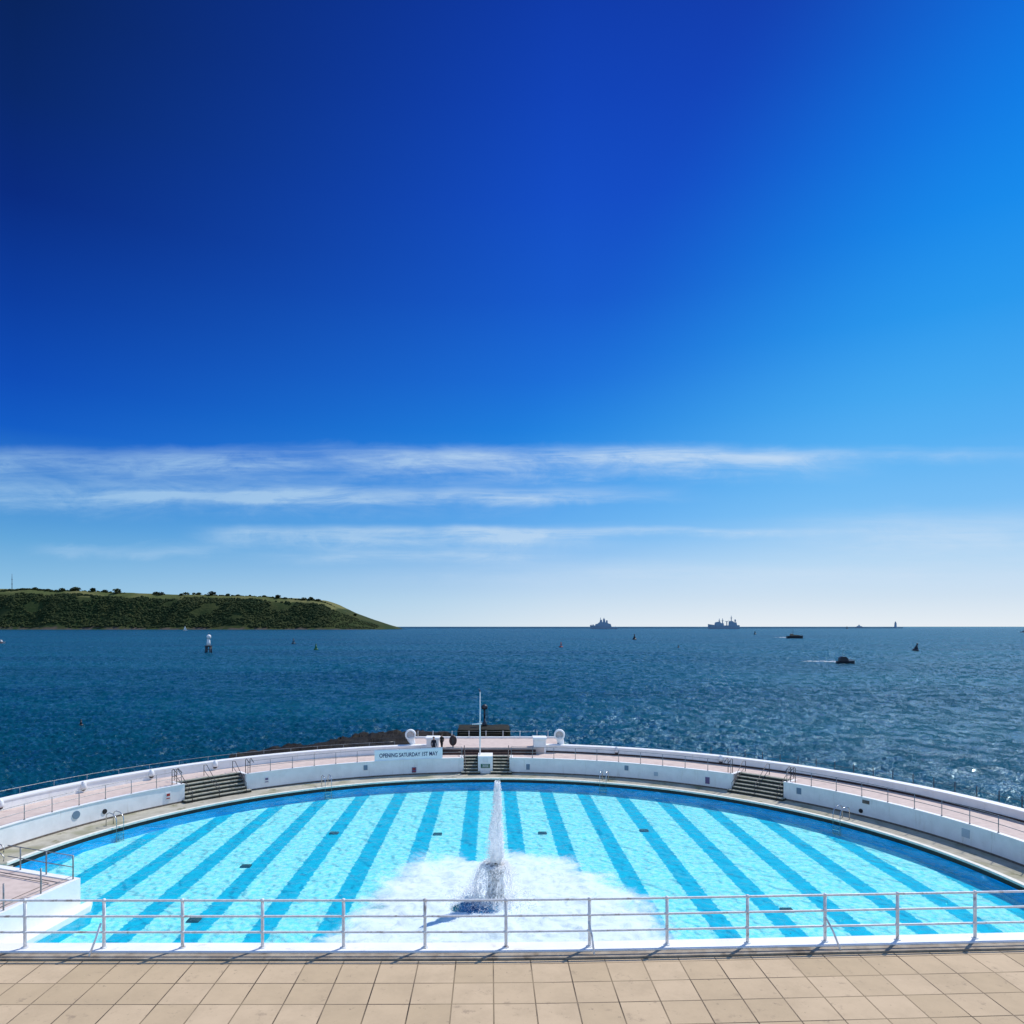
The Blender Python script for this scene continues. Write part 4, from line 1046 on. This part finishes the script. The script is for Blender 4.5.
# ------------------------------------------------------------------ terrace wing at left
TZ = 1.50
b = MB(); b.prism([(-20.1, 35.2), (-24.9, 37.0), (-29.6, 38.8), (-34, 38.8), (-34, 17.2), (-21.8, 17.2), (-21.15, 30.9)], -.9, TZ); tag(b.build('terrace', M['pink']), kind='structure')
tw = thing('terrace_wall', 'white wall and plinth below the pink terrace at left', 'wall')
b = MB(); b.prism([(-19.78, 35.45), (-20.1, 35.2), (-21.15, 30.9), (-21.8, 17.3), (-21.4, 17.3), (-20.75, 30.9)], -.9, TZ + .05)
b.prism([(-19.78, 35.452), (-24.8, 37.35), (-29.5, 39.1), (-29.6, 38.8), (-24.9, 37.0), (-20.1, 35.203)], -.9, TZ + .052); b.build('wall_face', M['white_clean'], tw)
b = MB(); b.prism([(-19.22, 35.3), (-19.6, 36.2), (-19.80, 35.5), (-20.74, 30.9), (-21.39, 17.3), (-20.5, 17.3), (-19.85, 30.9)], -.02, .26); b.build('plinth', M['white_clean'], tw)
b = MB(); b.prism([(-19.23, 35.29), (-19.61, 36.19), (-19.81, 35.5), (-20.75, 30.9), (-21.4, 17.3), (-20.51, 17.3), (-19.86, 30.9)], -.9, -.022); b.build('underwater_face', surf('underwater_paint', (.0, .48, .68), (.0, .55, .76), 2, .8, .1, bump=0), tw)
for off in (.32, .62):
    b = MB(); b.tube([(-21.1 - off, 31.2, TZ + .004), (-20.15 - off * 1.3, 35.0 - off * .2, TZ + .004), (-24.9, 36.98 - off, TZ + .004), (-29.4, 38.7 - off, TZ + .004)], .022, 4); b.build('channel', M['brown_conc'], tw)
tr_ = thing('terrace_railing', 'grey steel railing round the corner of the pink terrace', 'railing')
A_, B_, C_ = Vector((-21.2, 29.5, TZ + .05)), Vector((-20.05, 35.3, TZ + .05)), Vector((-24.75, 37.15, TZ + .05))
D_ = Vector((-29.4, 38.9, TZ + .05))
for p in [A_ + (B_ - A_) * s for s in (0, .33, .67, 1.0)] + [B_ + (C_ - B_) * s for s in (.36, .72)]:
    b = MB(); b.tube([p, p + Vector((0, 0, 1.15))], .035, 8); b.build('post', M['steel'], tr_)
Z1 = Vector((0, 0, 1))
for h in (1.13, .58):
    b = MB(); b.tube([B_ + Z1 * h, C_ + (B_ - C_) * .1 + Z1 * h], .024, 8); b.build('rail', M['steel'], tr_)
    if h < 1: b = MB(); b.tube([A_ + Z1 * h * .3, B_ + Z1 * h * .3], .012, 6); b.build('rail', M['steel'], tr_)
st = thing('terrace_steps', 'short concrete steps from the terrace to the pool deck at the left edge', 'steps')
for k in range(4):
    b = MB(); q = C_ + (D_ - C_) * .42
    b.box((q.x + .12 * k, q.y + .35 + .30 * k, (Z_DECK + TZ - .28 * (k + 1)) / 2 - .05), (2.6, .30, TZ - .28 * (k + 1) - Z_DECK + .15), .36); b.build('step', M['step_tread'], st)
hr = thing('curved_handrail', 'curved double handrail beside the terrace steps at the left edge', 'handrail')
q = C_ + (B_ - C_) * .06
for h in (1.2, .75):
    b = MB(); b.tube([D_ + Z1 * h, q + Vector((-.5, .05, h)), q + Vector((-.2, .0, h - .06)), q + Vector((-.05, 0, h - .25)), q + Vector((-.08, 0, h - .45))], .03, 8); b.build('rail', M['steel'], hr)
b = MB(); b.tube([q + Vector((-1.3, .45, 0)), q + Vector((-1.3, .45, 1.2))], .032, 8); b.build('post', M['steel'], hr)

# ------------------------------------------------------------------ foreground roof terrace
RZ = 6.45
def yedge(X):
    s = X - 1.0; return 15.90 + .05 * (math.sqrt(s * s + 4) + s) / 2
# paving sheet with its own row coordinates
b = MB(); uvl = b.bm.loops.layers.uv.new('UVMap'); NXp = 72; rows = []
depths = [0.02 + .30 * k for k in range(34)]
for d in depths:
    rows.append([b.bm.verts.new((X, yedge(X) - d, RZ)) for X in [-22 + 44 * i / NXp for i in range(NXp + 1)]])
for j in range(len(depths) - 1):
    for i in range(NXp):
        f = b.bm.faces.new((rows[j + 1][i], rows[j + 1][i + 1], rows[j][i + 1], rows[j][i]))
        for lp in f.loops:
            X = lp.vert.co.x; d = yedge(X) - lp.vert.co.y
            lp[uvl].uv = (X - .07 + 80.8, 83.0 + 1.0 - d)
pv = b.build('roof_paving', M['paving'], recalc=False); tag(pv, kind='structure')
def strip(d0, d1, z0, z1, name, m, parent=None, x0=-22, x1=22):
    b = MB(); n = 60; rows = []
    for i in range(n + 1):
        X = x0 + (x1 - x0) * i / n; y = yedge(X)
        rows.append([b.bm.verts.new(v) for v in ((X, y + d0, z0), (X, y + d1, z0), (X, y + d1, z1), (X, y + d0, z1))])
    for A, B in zip(rows, rows[1:]):
        for k in range(4): b.bm.faces.new((A[k], B[k], B[(k + 1) % 4], A[(k + 1) % 4]))
    b.bm.faces.new(rows[0]); b.bm.faces.new(rows[-1][::-1])
    return b.build(name, m, parent)
pl = thing('roof_ledge', 'weathered white concrete ledge along the front edge of the paved roof', 'ledge')
strip(.03, .31, 5.6, RZ + .035, 'gutter_course', surf('ledge_concrete', (.40, .34, .26), (.28, .23, .175), 3, .85, .2, stain=(.15, .115, .08), ss=1.8), pl)
strip(.31, .78, 5.55, RZ + .06, 'coping', M['white'], pl)
strip(-.02, .03, 5.6, RZ - .05, 'joint', M['black'], pl)
fc = thing('pavilion_front', 'white pavilion wall below the paved roof', 'building')
strip(.15, .62, -.85, 5.55, 'wall', M['white'], fc)
b = MB()
strip(-11, .14, 5.75, RZ - .06, 'roof_slab', M['brown_conc'], fc)

# foreground railing
rl = thing('balcony_railing', 'long three bar painted steel railing in front of the pool', 'railing')
def rp(X, z=0.0): return Vector((X, yedge(X) + .53, RZ + .06 + z))
posts_px = [-55, 25, 104, 182.5, 262.5, 343.5, 425, 506, 589.5, 667, 747.5, 825, 897.5, 975, 1050]
postX = []
for px in posts_px:
    u = (px - VX) / F; X = u * 16.5
    for _ in range(4): X = u * (yedge(X) + .53)
    postX.append(X)
    b = MB(); p = rp(X)
    b.tube([p, p + Z1 * 1.07], .036, 10)
    b.tube([p, p + Z1 * .02], .075, 10)
    po = b.build('post', M['rail_paint'], rl)
    for h in (1.055, .700, .345):
        b = MB(); b.ball(p + Z1 * h, .05, 2); b.build('joint_ball', M['rail_paint'], po)
for h in (1.055, .700, .345):
    b = MB(); b.tube([rp(-14.5 + 29 * i / 90, h) for i in range(91)], .027, 8); b.build('rail', M['rail_paint'], rl)
for k, lean in ((2, -.12), (8, .05), (11, .16)):
    X = postX[k]; p = rp(X)
    b = MB(); b.tube([p + Vector((lean * .2 - .03, -.03, .56)), p + Vector((lean * .6, -.2, .30)), p + Vector((lean, -.40, -.02))], .022, 8); b.build('brace', M['white_clean'] if k == 2 else M['rail_paint'], rl)

# ------------------------------------------------------------------ light, sky, camera
S = Vector((.64, .63, 1.10)).normalized()
EL = math.asin(S.z); AZ = math.atan2(S.x, S.y)
sl = bpy.data.lights.new('sun', 'SUN'); sl.energy = 4.2; sl.angle = math.radians(.5); sl.color = (1.0, .955, .88)
so = bpy.data.objects.new('sun', sl); COL.objects.link(so); so.rotation_euler = S.to_track_quat('Z', 'Y').to_euler(); so.location = (60, 60, 90)

w = bpy.data.worlds.new('World'); sc.world = w; w.use_nodes = True; w.node_tree.nodes.clear()
t = NT(w.node_tree); out = t.node('ShaderNodeOutputWorld'); bg = t.node('ShaderNodeBackground')
sky = t.node('ShaderNodeTexSky', sky_type='NISHITA'); sky.sun_disc = False; sky.sun_elevation = EL; sky.sun_rotation = AZ
sky.air_density = 1.0; sky.dust_density = .6; sky.ozone_density = 3.0
d = t.node('ShaderNodeTexCoord').outputs['Generated']; X, Y, Z = t.xyz(d)
hor = t.math('SQRT', t.math('ADD', t.math('ADD', t.math('MULTIPLY', X, X), t.math('MULTIPLY', Y, Y)), 1e-6))
e = t.math('DIVIDE', Z, hor); sa = t.math('DIVIDE', X, hor)
def L(*c): return tuple(((v / 255 + .055) / 1.055) ** 2.4 if v > 10 else v / 255 / 12.92 for v in c)
ef = t.math('MULTIPLY', t.math('MAXIMUM', e, 0.0), 1.0, clamp=True)
left = t.ramp(ef, [(0, L(170, 205, 228)), (.03, L(152, 199, 229)), (.10, L(100, 168, 220)), (.15, L(58, 140, 213)), (.229, L(15, 92, 198)), (.287, L(10, 76, 184)), (.381, L(7, 60, 160)), (.498, L(5, 42, 128)), (.615, L(5, 38, 106)), (.73, L(5, 34, 92)), (1, L(5, 30, 84))])
mid = t.ramp(ef, [(0, L(214, 229, 240)), (.035, L(194, 219, 240)), (.117, L(106, 177, 239)), (.2, L(52, 148, 232)), (.267, L(30, 129, 224)), (.335, L(25, 111, 217)), (.444, L(19, 90, 205)), (.58, L(15, 76, 197)), (.717, L(12, 66, 184)), (.853, L(10, 58, 170)), (1, L(9, 52, 158))])
right = t.ramp(ef, [(0, L(231, 238, 244)), (.035, L(208, 226, 242)), (.08, L(180, 215, 244)), (.143, L(122, 191, 245)), (.22, L(86, 176, 243)), (.277, L(68, 168, 241)), (.368, L(40, 153, 238)), (.48, L(18, 140, 237)), (.59, L(6, 129, 234)), (.705, L(0, 119, 228)), (1, L(0, 108, 218))])
tilt = t.math('MULTIPLY', t.math('SUBTRACT', ef, .43), -.55)
sb = t.math('ADD', sa, tilt)
lm = t.math('MULTIPLY_ADD', sa, 1 / .64, .54 / .64, clamp=True)
fa = t.rng(sb, .10, .62)
front = t.mix(fa, t.mix(lm, left, mid), right)
back = t.ramp(ef, [(0, (.58, .74, .90)), (.3, (.36, .56, .90)), (1, (.16, .34, .74))])
front = t.mix(t.rng(Y, -.35, .30, 1, 0), front, back)
# thin streaks of high cloud over the sea
yf = t.math('MAXIMUM', Y, .05); u = t.math('DIVIDE', X, yf); v = t.math('DIVIDE', Z, yf)
cmb = t.node('ShaderNodeCombineXYZ'); t.put(cmb.inputs[0], u); t.put(cmb.inputs[1], v); uv = cmb.outputs[0]
big = t.noise(t.map(uv, (2.2, 9, 1)), 1.0, 5, .55, .2)
fine = t.noise(t.map(uv, (5, 60, 1), (3, 1, 0)), 1.0, 6, .65, .5)
wisp = t.noise(t.map(uv, (9, 26, 1), (3, 1, 0), (0, 0, -.12)), 1.0, 7, .7, .8)
edge = t.noise(t.map(uv, (3.4, .4, 1), (1, 5, 0)), 1.0, 4, .6)
def UV(px, py): return (px - VX) / F, (YH - py) / F
def band(px0, px1, fl, fr_, yt, yb, slope, st, soft_t, soft_b, strength):
    """one streak: from px0 to px1, top row yt, bottom row yb (both shifting by slope rows per 100 px)"""
    u0, u1 = (px0 - VX) / F, (px1 - VX) / F
    vv = t.math('ADD', v, t.math('MULTIPLY', u, slope / 100.0))
    vv = t.math('ADD', vv, t.math('MULTIPLY', t.math('SUBTRACT', big, .5), st))
    vv = t.math('ADD', vv, t.math('MULTIPLY', t.math('SUBTRACT', wisp, .5), st * 1.1))
    vv = t.math('ADD', vv, t.math('MULTIPLY', t.math('SUBTRACT', edge, .5), .030))
    top, bot = (YH - yt) / F, (YH - yb) / F
    mu = t.math('MULTIPLY', t.rng(u, u0 - fl, u0 + fl), t.rng(u, u1 - fr_, u1 + fr_, 1, 0))
    mv = t.math('MULTIPLY', t.rng(vv, top - soft_t, top + soft_t * .4, 1, 0), t.rng(vv, bot - soft_b, bot + soft_b))
    return t.math('MULTIPLY', t.math('MULTIPLY', mu, mv), strength)
bands = [band(-200, 800, .1, .16, 446, 476, -.35, .020, .018, .020, .56),
         band(300, 1100, .2, .2, 448, 461, -.1, .010, .012, .012, .26),
         band(-300, 420, .1, .35, 478, 512, .3, .025, .02, .02, .46),
         band(110, 640, .18, .12, 487, 502, -.4, .012, .012, .007, .55),
         band(215, 560, .06, .14, 524, 547, -.6, .010, .010, .010, .75),
         band(480, 790, .1, .12, 527, 535, .1, .008, .006, .006, .50),
         band(270, 530, .08, .10, 549, 561, -.5, .010, .012, .008, .85),
         band(50, 210, .05, .05, 546, 556, .6, .025, .010, .008, .75),
         band(400, 1100, .2, .2, 562, 588, .0, .02, .02, .02, .45),
         band(820, 1100, .15, .1, 515, 560, -.6, .03, .03, .03, .36)]
tot = bands[0]
for bnd in bands[1:]: tot = t.math('ADD', tot, bnd)
tex = t.math('ADD', t.math('MULTIPLY', t.rng(fine, .28, .68), .65), t.math('MULTIPLY', t.rng(wisp, .35, .7), .55))
cl = t.math('MINIMUM', t.math('MULTIPLY', tot, t.math('ADD', .25, tex)), .8)
cl = t.math('MULTIPLY', cl, t.math('MULTIPLY', t.rng(Y, .05, .3), t.rng(t.noise(t.map(uv, (3.1, 14, 1), (8, 2, 0)), 1.0, 5, .6, .4), .30, .60, .55, 1.05)))
ccol = t.mix(t.rng(sa, -.6, .5), L(160, 200, 235), L(205, 225, 245))
skyc = t.mix(cl, front, ccol)
nish = t.mix(1.0, sky.outputs[0], (.09, .09, .09), 'MULTIPLY')
final = t.mix(.012, skyc, nish)
# the sea hides everything below the horizon
t.put(bg.inputs[0], final); bg.inputs[1].default_value = 1.0
t.l.new(bg.outputs[0], out.inputs[0])

cam = bpy.data.cameras.new('camera'); co = bpy.data.objects.new('camera', cam); COL.objects.link(co); sc.camera = co
co.location = (0, 0, CZ); co.rotation_euler = (PI / 2, 0, 0)
cam.sensor_width = 36; cam.lens = F / 1024 * 36; cam.shift_x = (512 - VX) / 1024; cam.shift_y = (YH - 512) / 1024
cam.clip_start = .2; cam.clip_end = 120000
sc.render.resolution_x = sc.render.resolution_y = 1024
sc.view_settings.view_transform = 'Standard'; sc.view_settings.look = 'None'; sc.view_settings.exposure = 0; sc.view_settings.gamma = 1
sc.cycles.max_bounces = 6; sc.cycles.transparent_max_bounces = 16; sc.cycles.caustics_reflective = False; sc.cycles.caustics_refractive = False
sc.cycles.sample_clamp_indirect = 4.0
